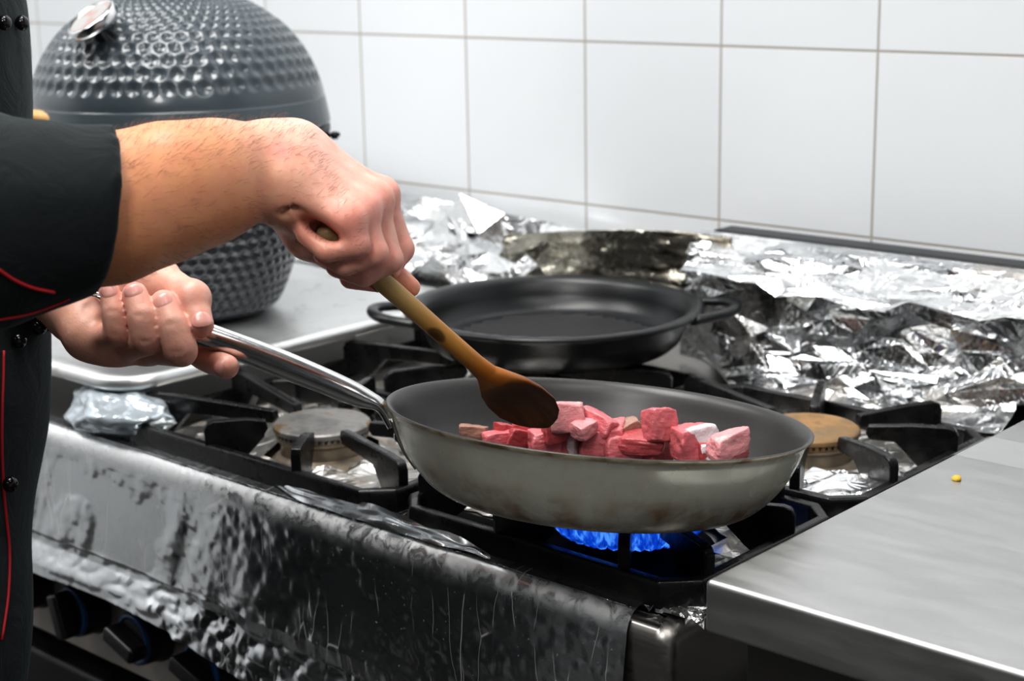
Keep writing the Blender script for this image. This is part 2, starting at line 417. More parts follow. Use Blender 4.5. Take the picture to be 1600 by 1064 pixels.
    M['hair'] = plain('dark_hair', (.035, .018, .009), .5); M['arm_hair'] = plain('arm_hair', (.12, .06, .03), .5)
    # meat
    def meat(name, a, b, fat, amt):
        t = NT(name); oi = t.n('ObjectInfo'); 
        add = t.n('VectorMath', operation='ADD'); t.l(t.obj, add.inputs[0]); t.l(oi.outputs['Random'], add.inputs[1]); v = add.outputs[0]
        gr = t.noise(1.0, 5, .6, t.scale(v, (150, 150, 420)))
        c = t.mix(gr, a, b); fm = t.ramp(t.noise(60, 4, .6, v, .8), [(.5+.2*(1-amt), 0.0), (.62+.2*(1-amt), .9)])
        fa = t.n('Attribute', attribute_name='fat'); fm = t.math('MAXIMUM', fm, t.ramp(t.math('ADD', fa.outputs['Fac'], t.math('MULTIPLY', t.math('SUBTRACT', t.noise(130, 4, .6, v), .5), .8)), [(.45, 0.0), (.56, 1.0)]))
        fat = t.mix(t.ramp(fa.outputs['Fac'], [(.1, 0.0), (.5, 1.0)]), fat, (.80, .70, .72))
        t.col(t.mix(fm, c, fat)); t.set(Roughness=.30, Subsurface_Weight=.18, Subsurface_Scale=.004, Specular_IOR_Level=.6)
        t.b.inputs['Subsurface Radius'].default_value = (1, .25, .2)
        t.bump(gr, .5, .0012, t.bump(t.noise(95, 4, .6, v), .6, .003)); return t.m
    M['meat'] = meat('raw_beef', (.52, .075, .09), (.76, .26, .28), (.78, .46, .44), .25)
    M['meat_pale'] = meat('pale_beef', (.64, .21, .23), (.80, .40, .41), (.80, .60, .56), .5)
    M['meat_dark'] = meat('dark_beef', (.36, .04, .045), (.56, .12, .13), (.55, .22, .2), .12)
    M['meat_brown'] = meat('seared_beef', (.30, .15, .11), (.46, .28, .22), (.6, .48, .40), .5)
    M['fat'] = plain('beef_fat', (.80, .66, .66), .3, var=.12, scale=120, bump=.3)
    M['blue'] = plain('blue_ring', (.008, .075, .20), .4)
    M['knob'] = plain('black_knob', (.010, .010, .011), .35, bump=.05)
    t = NT('clear_tape'); t.set(Base_Color=(.8, .82, .84), Roughness=.12, Alpha=.09); M['tape'] = t.m
    M['crumb'] = plain('yellow_crumb', (.65, .42, .05), .6)
    t = NT('tray_metal'); g = t.ramp(t.noise(42, 5, .65), [(.55, 0.0), (.72, .45)]); t.col(t.mix(g, (.78, .79, .79), (.36, .29, .22)))
    t.set(Metallic=.85); t.rough(t.ramp(t.noise(14, 3), [(.3, .3), (.7, .45)])); t.bump(t.noise(26, 3), .3, .003); M['tray'] = t.m
    t = NT('plastic_film'); t.set(Base_Color=(.72, .80, .86), Roughness=.2, Metallic=.55); t.bump(t.noise(40, 4, dist=1), .4, .004); M['film'] = t.m
    M['black_matte'] = plain('matte_black', (.006, .006, .0065), .8, Specular_IOR_Level=.08)
    M['black'] = plain('dark_cavity', (.008, .008, .009), .5)
    t = NT('lamp_panel'); e = t.n('Emission'); e.inputs[1].default_value = 3.0; t.l(e.outputs[0], t.out.inputs['Surface']); M['lamp'] = t.m
mk()
# ================================================================== setting
WY = 1.58
def plane(name, lo, hi, mat, n=1, org=(0, 0, 0)):
    b = MB(); b.box(lo, hi); b.v = [tuple(np.array(p)-org) for p in b.v]
    o = struct(b.build(name, mat, smooth=False)); o.location = org; return o
# grout lines fall at x = -1.501 + k*.2035, z = 1.2005 + k*.2035
plane('wall_back', (-3.08, WY, 0), (2.58, WY+.08, 2.7), M['tile'], org=(-1.501, WY, 1.2005))
plane('wall_left', (-3.08, -3.0, 0), (-3.0, WY, 2.7), M['plaster'])
plane('wall_right', (2.5, -3.0, 0), (2.58, WY, 2.7), M['plaster'])
plane('wall_front', (-3.08, -3.08, 0), (2.58, -3.0, 2.7), M['dark_wall'])
plane('floor', (-3.08, -3.08, -.05), (2.58, WY+.08, 0), M['floor'])
plane('ceiling', (-3.08, -3.08, 2.7), (2.58, WY+.08, 2.75), M['ceiling'])
# ================================================================== light
def area(name, loc, tgt, size, power, col=(1, 1, 1), sy=None):
    l = bpy.data.lights.new(name, 'AREA'); l.energy = power; l.color = col; l.shape = 'RECTANGLE'; l.size = size; l.size_y = sy or size
    o = bpy.data.objects.new(name, l); COL.objects.link(o); o.location = loc
    o.rotation_euler = (Vector(tgt)-Vector(loc)).to_track_quat('-Z', 'Y').to_euler(); return o
area('overhead_area_light', (-1.15, .55, 2.66), (-1.15, .6, 0),   .6, 31, (1, .985, .96), 1.3)
area('overhead_area_light', (.35, .35, 2.66), (.3, .35, 0), .6, 11, (1, .985, .96), 1.3)
area('overhead_area_light', (-1.0, -1.6, 2.66), (-1.0, -1.6, 0), 1.2, 4, (1, .99, .97), .6)
area('overhead_area_light', (-2.35, .05, 2.66), (-2.35, .05, 0), .6, 26, (1, .99, .97), 1.3)  # added unseen lamp, puts highlights on the bend of the apron foil
area('key_light', (-.15, -.75, 2.45), (-.95, 1.0, .95), .45, 13, (1, .99, .97))
w = bpy.data.worlds.new('World'); bpy.context.scene.world = w; w.use_nodes = True
w.node_tree.nodes['Background'].inputs[0].default_value = (.8, .85, .9, 1); w.node_tree.nodes['Background'].inputs[1].default_value = .2
# ================================================================== camera
cd = bpy.data.cameras.new('camera'); cam = bpy.data.objects.new('camera', cd); COL.objects.link(cam)
cd.sensor_width = 36; cd.lens = F/1600*36; cd.clip_start = .02
cam.matrix_world = Matrix([[*map(float, (RIGHT[i], UP[i], -FWD[i])), float(CAM[i])] for i in range(3)]+[[0, 0, 0, 1]])
cd.dof.use_dof = True; cd.dof.focus_distance = 1.17; cd.dof.aperture_fstop = 8.0
sc = bpy.context.scene; sc.camera = cam
sc.view_settings.view_transform = 'Standard'; sc.view_settings.look = 'None'; sc.view_settings.exposure = 0.16
try: sc.view_settings.look = 'Medium High Contrast'
except Exception: pass
sc.cycles.use_denoising = True; sc.cycles.max_bounces = 8; sc.cycles.sample_clamp_indirect = 6
# ================================================================== gas range
FY, SX, DZ, GZ = .850, -.626, .855, .900         # front face, right side, deck height, pot height
XL = -1.98                                       # left end (hidden behind the cook)
rg = thing('gas_range', 'stainless gas range with black grates under the pans, wrapped in foil along its front', 'stove', loc=(-1.3, 1.15, 0))
def P0(mb, name, mat, **k):                      # part of the range, in world coordinates
    mb.v = [(x+1.3, y-1.15, z) for x, y, z in mb.v]; return mb.build(name, mat, rg, **k)
def rounded_profile(r, n=6):                     # front edge: deck -> front face
    return [(FY+r-r*math.sin(a), DZ-r+r*math.cos(a)) for a in np.linspace(0, math.pi/2, n)]
# outer shell with a rounded front corner and bend
b = MB(); ring = []
rr = .013
foot = [(XL, 1.50)] + [(XL, FY)] + [(SX-rr+rr*math.sin(a), FY+rr-rr*math.cos(a)) for a in np.linspace(0, math.pi/2, 8)] + [(SX, 1.50)]
levels = [(.725, 0.0)]+[(DZ-.016+.016*math.sin(a), .016*(1-math.cos(a))) for a in np.linspace(0, math.pi/2, 6)]
V = []; k = len(foot)
cxy = np.array([(XL+SX)/2, 1.2])
for z, ins in levels:
    for (x, y) in foot:
        dx = -ins if x > SX-rr-1e-6 and y > FY+1e-6 else 0
        fx = x+dx; fy = y+ins if y < FY+rr+1e-6 else y
        V.append((fx, fy, z))
b.add(V, [(i*k+j, i*k+j+1, (i+1)*k+j+1, (i+1)*k+j) for i in range(len(levels)-1) for j in range(k-1)])
P0(b, 'front_shell', M['steel'], thick=.002)
b = MB(); b.box((XL, FY+.012, DZ-.006), (SX-.014, 1.54, DZ)); P0(b, 'deck', M['steel'], bevel=.001)
b = MB(); b.box((-.93, .872, DZ), (-.640, .932, DZ+.0016)); b.lathe([(.047, DZ+.0019), (.068, DZ+.0019), (.069, DZ+.0002)], 40, (-.745, .957, 0)); P0(b, 'dark_deck_plate', M['black_matte'], bevel=.0006)  # added black plate and disc, darken the deck around the lit burner
b = MB(); b.box((XL, .905, .05), (SX-.004, 1.54, .72)); P0(b, 'body', M['black'], bevel=.004)
b = MB(); b.box((XL, .880, .598), (SX-.012, .904, .735)); P0(b, 'front_panel', M['panel'], bevel=.002)
b = MB(); b.box((XL, .868, .12), (SX-.012, .904, .580)); dr = P0(b, 'oven_door', M['black_band'], bevel=.006)
b = MB(); b.box((-1.05, 1.502, DZ), (SX, 1.54, 1.0015)); P0(b, 'back_riser', M['black_band'], bevel=.004)
# knobs
for i, x in enumerate((-1.495, -1.390, -1.283, -1.176, -1.07, -.96)):
    c = np.array([x, .880, .658 - (0 if i < 4 else .0)])
    b = MB(); b.lathe([(0, 0), (.031, 0), (.031, .004), (.0285, .007), (.0275, .024), (.025, .028), (0, .028)], 40, c, ax=(0, -1, 0))
    kn = P0(b, 'knob', M['knob'], bevel=.001)
    b = MB(); b.lathe([(.0268, .0255), (.0268, .0275), (.0250, .0290), (.0215, .0290), (.0215, .0275)], 40, c, ax=(0, -1, 0))
    r_ = b.build('pointer_ring', M['blue'], kn)
    r_.data.transform(Matrix.Translation((1.3, -1.15, 0)))
    b = MB(); b.box((-.0085, -.024, 0), (.0085, .024, .022))
    V = np.array(b.v); ang = (.05, .4, 1.35, 1.35, .9, 1.2)[i]
    R2 = np.array([[math.cos(ang), -math.sin(ang), 0], [math.sin(ang), math.cos(ang), 0], [0, 0, 1]])
    V = (V @ R2.T) @ frame((0, -1, 0)).T + c + np.array([0, -.026, 0]); b.v = [tuple(p) for p in V]
    g_ = b.build('grip', M['knob'], kn, bevel=.004, seg=3); g_.data.transform(Matrix.Translation((1.3, -1.15, 0)))
# burners
BX, BY = (-1.105, -.745), (.957, 1.222)
def burner(x, y, capm, zc=0, lit=False, r=.043):
    b = MB(); z0 = DZ+.001
    b.lathe([(r*1.15, z0), (r*1.05, z0+.004), (r*.92, z0+.008), (r*.90, z0+.019), (r*1.0, z0+.022), (r*1.0, z0+.0245), (0, z0+.0245)], 48, (x, y, 0))
    bu = P0(b, 'burner', M['black_matte'] if lit else M['burner'], bevel=.0008)
    b = MB(); n = 48
    b.lathe([(r*.9, z0+.0245), (r*1.01, z0+.0245), (r*1.01, z0+.0265)], n, (x, y, 0))
    for i in range(n):                                             # toothed gas ports
        a = 2*math.pi*(i+.5)/n; c, s_ = math.cos(a), math.sin(a); t = np.array([-s_, c])
        p = np.array([x+c*r*.985, y+s_*r*.985]); w = .0017
        q = [p-t*w, p+t*w, p+t*w+np.array([c, s_])*.0016, p-t*w+np.array([c, s_])*.0016]
        b.add([(*u, z0+.0255) for u in q]+[(*u, z0+.0295) for u in q], [(0, 1, 5, 4), (1, 2, 6, 5), (2, 3, 7, 6), (3, 0, 4, 7)])
    b.lathe([(r*.97, z0+.0255), (r*.97, z0+.0295), (r*1.05, z0+.0297), (r*1.07, z0+.031), (r*1.06, z0+.034), (r*1.0, z0+.0362), (r*.6, z0+.0372), (0, z0+.0374)], 64, (x, y, 0))
    b.v = [(px+1.3, py-1.15, pz) for px, py, pz in b.v]; b.build('burner_cap', capm, bu, bevel=.0006)
    b = MB(); ex, ey = x-.062, y+.004                              # ignition electrode
    b.lathe([(.004, z0), (.004, z0+.012), (.0016, z0+.013), (.0016, z0+.030), (0, z0+.0305)], 12, (ex, ey, 0))
    b.v = [(px+1.3, py-1.15, pz) for px, py, pz in b.v]; b.build('igniter', M['burner'], bu)
    if lit:
        b = MB(); n = 44                                           # crown of separate blue tongues leaning outward
        for i in range(n):
            a = 2*math.pi*i/n+random.uniform(-.03, .03); L = random.uniform(.024, .034); c, s_ = math.cos(a), math.sin(a)
            pts = [(x+c*(r*1.10+q*.024*(1-.2*q)), y+s_*(r*1.10+q*.024*(1-.2*q)), z0+.0165+L*q**1.25) for q in np.linspace(0, 1, 7)]
            b.tube(pts, [.0034, .0052, .0060, .0058, .0046, .0028, .0004], 8)
        b.v = [(px+1.3, py-1.15, pz) for px, py, pz in b.v]
        fl = b.build('flame', M['flame'], bu); fl['label'] = 'ring of blue gas flames under the frying pan'; fl['kind'] = 'stuff'
    return bu
burner(BX[0], BY[0], M['cap']); burner(BX[1], BY[0], M['cap'], lit=True)
burner(BX[1], BY[1], M['cap_rust']); burner(BX[0], BY[1], M['cap'])
# ================================================================== cast iron grates
def bar_sec(w, h): return [(-w/2, 0), (w/2, 0), (w*.42, h*.8), (w*.3, h), (-w*.3, h), (-w*.42, h*.8)]
def grate(x0, x1, y0, y1, bx, by, label):
    g = thing('pan_support_grate', label, 'grate', 'cast iron grates on the range', loc=((x0+x1)/2, (y0+y1)/2, DZ))
    ox, oy = (x0+x1)/2, (y0+y1)/2
    def put(b, name): 
        b.v = [(x-ox, y-oy, z-DZ) for x, y, z in b.v]; return b.build(name, M['iron'], g, bevel=.0016, seg=2)
    z0, c = DZ+.003, .02
    loop = [(x0+c, y0), (x1-c, y0), (x1, y0+c), (x1, y1-c), (x1-c, y1), (x0+c, y1), (x0, y1-c), (x0, y0+c)]
    b = MB(); sec = bar_sec(.013, .021); n = len(loop); m = len(sec)
    V = []
    for i in range(n):
        p, q, r_ = (np.array(loop[(i+k) % n]) for k in (-1, 0, 1)); t = nz(nz(q-p)+nz(r_-q)); s_ = np.array([t[1], -t[0]]); k = 1/(nz(q-p)@t)
        for (sx, sz) in sec: V.append((*(q+s_*sx*k), z0+sz))
    b.add(V, [(i*m+j, i*m+(j+1) % m, ((i+1) % n)*m+(j+1) % m, ((i+1) % n)*m+j) for i in range(n) for j in range(m)])
    put(b, 'frame')
    for (dx, dy) in ((x0+c, y0+c), (x1-c, y0+c), (x0+c, y1-c), (x1-c, y1-c)):
        b = MB(); b.lathe([(0, DZ+.0002), (.005, DZ+.0002), (.006, z0+.002), (0, z0+.002)], 12, (dx+(.004 if dx > ox else -.004), dy+(.004 if dy > oy else -.004), 0)); put(b, 'foot')
    # fingers: an upright ear on the frame, then a bar falling inward toward the burner
    tg = [((bx-.062, y0), 0), ((bx+.062, y0), 0), ((bx-.062, y1), 0), ((bx+.062, y1), 0), ((x0, by-.055), 1), ((x0, by+.055), 1), ((x1, by-.055), 1), ((x1, by+.055), 1)]
    for (p, side) in tg:
        p = np.array(p); d = np.array([bx, by])-p; L = np.linalg.norm(d); d = d/L
        inn = p+d*(L-.034); up = np.array([0, 0, 1.])
        prof = [(-.002, z0+.004), (-.003, GZ-.008), (0, GZ-.002), (.006, GZ), (.036, GZ), (L-.052, GZ-.003), (L-.050, GZ-.010), (L-.054, GZ-.016), (.052, GZ-.017), (.036, z0+.008), (.030, z0+.003)]
        sd = np.array([-d[1], d[0]]); w = .0044; V = []
        for sgn in (-1, 1):
            for (u, z) in prof: q = p+d*u+sd*w*sgn; V.append((*q, z))
        k = len(prof)
        b = MB(); b.add(V, [tuple(range(k-1, -1, -1)), tuple(range(k, 2*k))]+[(i, (i+1) % k, k+(i+1) % k, k+i) for i in range(k)])
        put(b, 'finger')
    return g
XM = -.93
grate(-1.300, XM-.012, .872, 1.078, BX[0], BY[0], 'black cast-iron grate at front left with a bare burner, beneath the pan handle')
grate(XM+.012, -.630, .872, 1.078, BX[1], BY[0], 'black cast-iron grate at front right, over the blue flame under the frying pan')
grate(XM+.012, -.630, 1.100, 1.345, BX[1], BY[1], 'black cast-iron grate at back right with a rusty burner, beside the steel counter')
grate(-1.300, XM-.012, 1.100, 1.345, BX[0], BY[1], 'black cast-iron grate at back left, under the black grill pan')
# ================================================================== foil
def delaunay_foil(name, N, fxyz, mat, label, group=None, holes=(), grid=None, smooth=False, edge=18, sub=0, jag=0.0):
    """crumpled sheet: jittered triangulation of the unit square, each vertex placed by fxyz(u, v)"""
    pts = []
    for i in range(edge+1):
        t = i/edge
        for q in ((t, 0), (t, 1), (0, t), (1, t)): pts.append(q)
    pts = list(dict.fromkeys(pts)) + [tuple(p) for p in rng.random((N, 2))*.96+.02]
    if jag: pts = [(u+(random.uniform(-jag, jag) if 0 < u < 1 and v in (0, 1) else 0)*0, v) for u, v in pts]
    r = delaunay_2d_cdt([Vector(p) for p in pts], [], [], 0, 1e-6)
    UV = np.array([tuple(p) for p in r[0]]); T = [f for f in r[2]]
    X = np.array([fxyz(u, v) for u, v in UV])
    if holes:
        cc = np.array([X[list(t)].mean(0) for t in T])
        keep = np.ones(len(T), bool)
        for (hx, hy, hr) in holes: keep &= np.hypot(cc[:, 0]-hx, cc[:, 1]-hy) > hr
        T = [t for t, k in zip(T, keep) if k]
    b = MB(); b.add(X, T)
    me = bpy.data.meshes.new(name); me.from_pydata(b.v, [], b.f); me.update()
    bm = bmesh.new(); bm.from_mesh(me); bmesh.ops.delete(bm, geom=[v for v in bm.verts if not v.link_faces], context='VERTS')
    if sub: bmesh.ops.subdivide_edges(bm, edges=bm.edges, cuts=sub, use_grid_fill=True, smooth=.0)
    bm.to_mesh(me); bm.free()
    o = link(name, me, None, mat, smooth); tag(o, label, 'foil', group)
    m = o.modifiers.new('t', 'SOLIDIFY'); m.thickness = .0004
    return o
G = 'sheets of aluminium foil on the range'
# --- front apron: deck edge -> bend -> hanging front -> turned-under crinkled hem
def folds(n, seed, su, sv, amp, stretch=1.0):
    r = np.random.default_rng(seed); P = [(r.random(), r.random(), r.uniform(0, math.pi), r.uniform(.4, 1)*amp, r.uniform(.04, .16)) for _ in range(n)]
    def f(u, v):
        h = 0
        for (a, b_, th, am, s) in P:
            dx, dy = (u-a)*su, (v-b_)*sv; q = dx*math.cos(th)+dy*math.sin(th)
            w = np.exp(-(dx*dx+dy*dy)/(2*s*s)); h = h+am*np.abs(q)/s*w*(1 if am > amp*.6 else -1)
        return h
    return f
def apron():
    nu, prof = 520, []
    for q in np.linspace(0, 1, 12): prof.append((.869-.014*q, DZ+.0052-.001*q, 0, 1))            # on the deck
    for a in np.linspace(.15, math.pi/2, 10): prof.append((FY+.012-.0165*math.sin(a), DZ-.015+.0195*math.cos(a), 0, .4))
    for q in np.linspace(.03, 1, 70): prof.append((FY-.0045-.006*q, DZ-.015-.097*q, q, 1))
    for q in np.linspace(.04, 1, 34):                                                             # crease, then a flared hem
        prof.append((FY-.0105+np.interp(q, [0, .12, .3, .75, 1], [0, .005, .0045, -.006, -.007]), DZ-.112-.043*q, 1+q, 1.3))
    x0, x1 = -1.93, -.660; f1 = folds(70, 3, (x1-x0)/.5, 1.0, .0028); f2 = folds(110, 5, (x1-x0)/.4, .9, .0022)
    V = []; U = np.linspace(0, 1, nu); n = len(prof)
    tt = np.linspace(0, 1, n)
    H1 = f1(U[:, None], tt[None]); H2 = f2(U[:, None], tt[None])
    X = x0+(x1-x0)*U[:, None]+0*tt[None]
    big = fbm(np.stack([X*9, 0*X+tt*3.0, 0*X], -1), 3)*.0035
    ver = fbm(np.stack([X*30+tt*2, 0*X+tt*1.3, 0*X+5], -1), 3)*.0022
    fin = fbm(np.stack([X*120, 0*X+tt*20, 0*X], -1), 2)*.0005
    hem = np.abs(vnoise(np.stack([X*34+tt*5, 0*X+tt*12, 0*X+2], -1)))*.0042*np.clip((X+1.45)/.3, .25, 1)+np.abs(vnoise(np.stack([X*90, tt*22+0*X, 0*X+3], -1)))*.0032*np.clip((X+1.33)/.25, .1, 1)
    for i in range(nu):
        for j, (y, z, q, wgt) in enumerate(prof):
            left = min(1, max(0, (-.95-X[i, j])/.25))              # more draped on the left, tighter on the right
            h = (big[i, j]+ver[i, j]*(.25+left))*min(1, q*2.5)*(1 if q < 1 else .6) + (H1[i, j]*.35+H2[i, j]*.35)*(.3 if q == 0 else .25+.45*min(1, q*2)) + fin[i, j]
            if q >= .86: h += hem[i, j]*min(1, (q-.86)*4)
            low = max(0.0, (q-.2))*.014*vnoise(np.array([X[i, j]*4, 3.1, 0])) if q else 0
            if q == 0: V.append((X[i, j], y, z+abs(h)*.5))
            else: V.append((X[i, j]+.01*q*max(0, U[i]-.9)*-3, y-max(-.001, h), z+(low if q > 1 else 0)))
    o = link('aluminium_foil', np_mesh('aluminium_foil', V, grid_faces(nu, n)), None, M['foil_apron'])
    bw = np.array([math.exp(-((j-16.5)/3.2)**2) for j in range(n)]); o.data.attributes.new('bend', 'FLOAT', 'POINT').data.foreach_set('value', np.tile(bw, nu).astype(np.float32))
    tag(o, 'long smooth aluminium foil apron folded over the front edge of the stove, scratched', 'foil', G)
    return o
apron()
# lifted film edge along the front grate
def film_strip():
    P = bez([(-1.075, .880), (-1.02, .868), (-.93, .869), (-.86, .868), (-.80, .8665)], 60); nu, nv = len(P), 10; V = []
    for i, (x, y) in enumerate(P):
        e = math.sin(math.pi*i/(nu-1))**.5
        for j in range(nv):
            q = j/(nv-1)-.2
            V.append((x, y-.011+.014*q*e+.003*vnoise(np.array([x*22, q*2, 4])), DZ+.0075+.012*q*e*(.8+.4*vnoise(np.array([x*14, q*2, 0])))+.0015*vnoise(np.array([x*50, q*4, 1]))))
    o = link('loose_foil_edge', np_mesh('loose_foil_edge', V, grid_faces(nu, nv)), None, M['foil_apron'])
    tag(o, 'thin loose curled foil edge lifting between the front grates and the apron', 'foil', G)
film_strip()
# --- crumpled ball of film at the left end of the apron
def crumple(name, c, rad, mat, label, seed, n=46, cat='foil', ridg=.35):
    V = []; r = np.random.default_rng(seed)
    planes = [(nz(r.normal(size=3)), r.uniform(.62, 1.0)) for _ in range(60)]
    b = bmesh.new(); bmesh.ops.create_icosphere(b, subdivisions=5, radius=1)
    for v in b.verts:
        p = np.array(v.co); k = min(d/max(1e-6, p@pl) for pl, d in planes if p@pl > .15)
        k = min(k, 1.15)*(1+ridg*.25*fbm(p*3+seed, 3)); v.co = Vector(p*k*np.array(rad))
        if v.co.z < -rad[2]*.45: v.co.z = -rad[2]*.45
    me = bpy.data.meshes.new(name); b.to_mesh(me); b.free()
    o = link(name, me, None, mat); o.location = c; tag(o, label, cat, G); return o
cb = onz(175, 668, .868)
crumple('crumpled_foil', (cb[0]-.01, cb[1]+.018, .8785), (.088, .048, .034), M['film'], 'crumpled pale foil bunched up beside the cook on the front corner of the range', 4)
# --- deck liners
def liner(x0, x1, y0, y1, z, amp, N, name, label, mat, holes=()):
    def f(u, v):
        x, y = x0+(x1-x0)*u, y0+(y1-y0)*v
        e = min(u, 1-u, v, 1-v)
        bump = 0
        for (hx, hy, hr) in holes: bump = max(bump, .007*math.exp(-((math.hypot(x-hx, y-hy)-hr)/.012)**2))
        return (x+random.uniform(-.004, .004)*(e < .01), y+random.uniform(-.004, .004)*(e < .01), z+bump+amp*(abs(random.gauss(0, .5)) if e > .01 else .1))
    return delaunay_foil(name, N, f, mat, label, G, holes, edge=26)
H = [(BX[0], BY[0], .054), (BX[1], BY[0], .070), (BX[1], BY[1], .054), (BX[0], BY[1], .054)]
liner(-1.29, XM-.004, .885, 1.40, DZ+.0015, .0035, 900, 'foil_liner', 'greasy stained foil lining the deck around the bare front left burner', M['foil_liner'], [H[0], H[3]])
liner(XM+.004, -.632, .934, 1.40, DZ+.0015, .004, 900, 'foil_liner', 'greasy foil lining the deck under the lit burner and the rusty burner', M['foil_liner'], [H[1], H[2]])
# --- raised foil bits
def rag(name, quad, N, amp, mat, label, smooth=False):
    q = [np.array(p, float) for p in quad]; nn = nz(np.cross(q[1]-q[0], q[3]-q[0]))
    def f(u, v):
        p = q[0]*(1-u)*(1-v)+q[1]*u*(1-v)+q[2]*u*v+q[3]*(1-u)*v
        e = min(u, 1-u, v, 1-v); j = .004 if e < .01 else 0
        return p+nn*amp*random.gauss(0, .6)+np.array([random.uniform(-j, j) for _ in range(3)])
    return delaunay_foil(name, N, f, mat, label, G, smooth=smooth, edge=10)
rag('foil_scrap', [(-.668, .866, DZ+.003), (-.612, .868, DZ+.003), (-.608, .892, DZ+.006), (-.662, .884, DZ+.006)], 60, .0022, M['foil_clean'], 'small torn foil scrap at the front corner of the range by the counter')
rag('foil_scrap', [(-.735, 1.065, DZ+.004), (-.625, 1.08, DZ+.004), (-.628, 1.19, DZ+.024), (-.70, 1.17, DZ+.02)], 60, .002, M['foil_clean'], 'bright folded foil flap beside the rusty back burner')
# --- back splash foil, right: riser top -> slump -> deck
def gclear(x, y, m=.008):                         # keep clear of the grill pan
    dx = x-GCX; lim = .172+m
    return max(y, GCY+math.sqrt(lim*lim-dx*dx)) if abs(dx) < lim else y
GCX, GCY = -1.098, 1.282
def back_right(u, v):
    x = -1.06+.425*u+.07*u*(v < .75)
    w = v; far = min(1, max(0, (x+.98)/.12)); top = 1.000
    y = np.interp(w, [0, .15, .35, .55, .8, 1], [1.497, 1.482, 1.468, 1.453, 1.420, 1.385]); z = np.interp(w, [0, .15, .35, .55, .8, 1], [top, top-.012, .962, .926, .876, .8625])
    lump = .030*vnoise(np.array([x*11, w*2.4, 4]))+.018*vnoise(np.array([x*27, w*6, 9]))
    k = min(1, w*3.2)*min(1, .3+(1-w)*1.8)
    dens = max(0, vnoise(np.array([x*9+3, w*3, 1.5])))
    n_ = nz(np.array([0, -.75, .65]))
    p = np.array([x, y, z])+n_*(abs(lump)*k+random.gauss(0, .8)*(.0025+.0075*dens)*k)
    p[1] = gclear(p[0], p[1]); p[2] = max(p[2], .8605+random.random()*.003)
    return p
delaunay_foil('aluminium_foil', 480, back_right, M['foil'], 'wide crumpled aluminium foil sheet draped down the back riser behind the right burners', G, edge=22)
# top bright band: smoother sheet over the riser edge
def band(u, v):
    x = -1.03+.405*u
    y = np.interp(v, [0, .25, 1], [1.496, 1.478, 1.425]); z = np.interp(v, [0, .25, 1], [1.000, .991, .966])
    z += -.016*abs(vnoise(np.array([x*19, 2.0, 0])))*v; y -= .007*vnoise(np.array([x*16, v*2, 5]))*min(1, v*3)
    return (x, y-.012*v+random.gauss(0, .0012)*min(1, v*4), z+random.gauss(0, .0012)*min(1, v*4)+.006*v)
delaunay_foil('aluminium_foil', 120, band, M['foil_clean'], 'bright band of clean foil along the top of the back riser', G, smooth=False, edge=16)
# burnt foil hump behind the grill pan
def burnt(u, v):
    x = -1.345+.34*u; top = .968+.036*math.sin(min(1, u*1.25)*math.pi/2)**1.2-.004*u
    y = 1.476-.012*v-.012*math.sin(u*3.1)*(1-v); z = DZ+.03+(top-DZ-.03)*(1-v)
    a = .0030*min(1, v*4+.1)
    return (x+random.gauss(0, .8)*a*.5, gclear(x, y+.014*vnoise(np.array([x*16, v*3, 3]))+random.gauss(0, .6)*a), z+random.gauss(0, .3)*a*(v > .02))
delaunay_foil('burnt_foil', 150, burnt, M['foil_burnt'], 'brown burnt foil standing up behind the black grill pan', G, smooth=True, edge=18, sub=1)
# left: big facets against the wall between kamado and burnt foil
def back_left(u, v):
    x = -1.86+.60*u; e = min(1, v*6); y = np.interp(v, [0, .3, .65, 1], [1.55, 1.505, 1.455, 1.385]); z = np.interp(v, [0, .3, .65, 1], [1.004-.034*u, .970-.02*u, .935, .9165])
    y = gclear(x, y+random.gauss(0, .009)*e)
    return (x+random.gauss(0, .008)*e*min(1, u*9), min(y, 1.57), max(.915, z+random.gauss(0, .013)*e))
delaunay_foil('aluminium_foil', 150, back_left, M['foil_clean'], 'large faceted foil sheet leaning on the tiled wall beside the kamado grill', G, edge=10)
# ================================================================== tray under the kamado
def tray():
    x0, x1, y0, y1 = -1.96, -1.288, .868, 1.375; zt = .915; r = .05
    t = thing('metal_tray', 'shallow dented steel tray covering the left burners under the kamado grill', 'tray', loc=((x0+x1)/2, (y0+y1)/2, .9))
    b = MB(); nring = []
    def ringp(inset, z, n=10):
        out = []
        for (cx_, cy_, a0) in ((x1-r, y0+r, -math.pi/2), (x1-r, y1-r, 0), (x0+r, y1-r, math.pi/2), (x0+r, y0+r, math.pi)):
            for a in np.linspace(a0, a0+math.pi/2, n): out.append((cx_+(r-inset)*math.cos(a), cy_+(r-inset)*math.sin(a), z))
        return out
    rings = [ringp(.010, .9015), ringp(.003, .9025), ringp(0, .906), ringp(.001, .9125), ringp(.006, .9165), ringp(.014, .9175), ringp(.026, .9125), ringp(.040, .9115)]
    k = len(rings[0]); V = [p for R_ in rings for p in R_]
    V = [(x, y, z+.0012*vnoise(np.array([x*25, y*25, 0]))) for x, y, z in V]
    b.add(V, [(i*k+j, i*k+(j+1) % k, (i+1)*k+(j+1) % k, (i+1)*k+j) for i in range(len(rings)-1) for j in range(k)])
    nb = len(rings)-1; b.f.append(tuple(nb*k+j for j in range(k))); b.f.append(tuple(range(k-1, -1, -1)))
    b.v = [(x-t.location[0], y-t.location[1], z-.9) for x, y, z in b.v]
    b.build('tray_body', M['tray'], t)
    return t
tray()
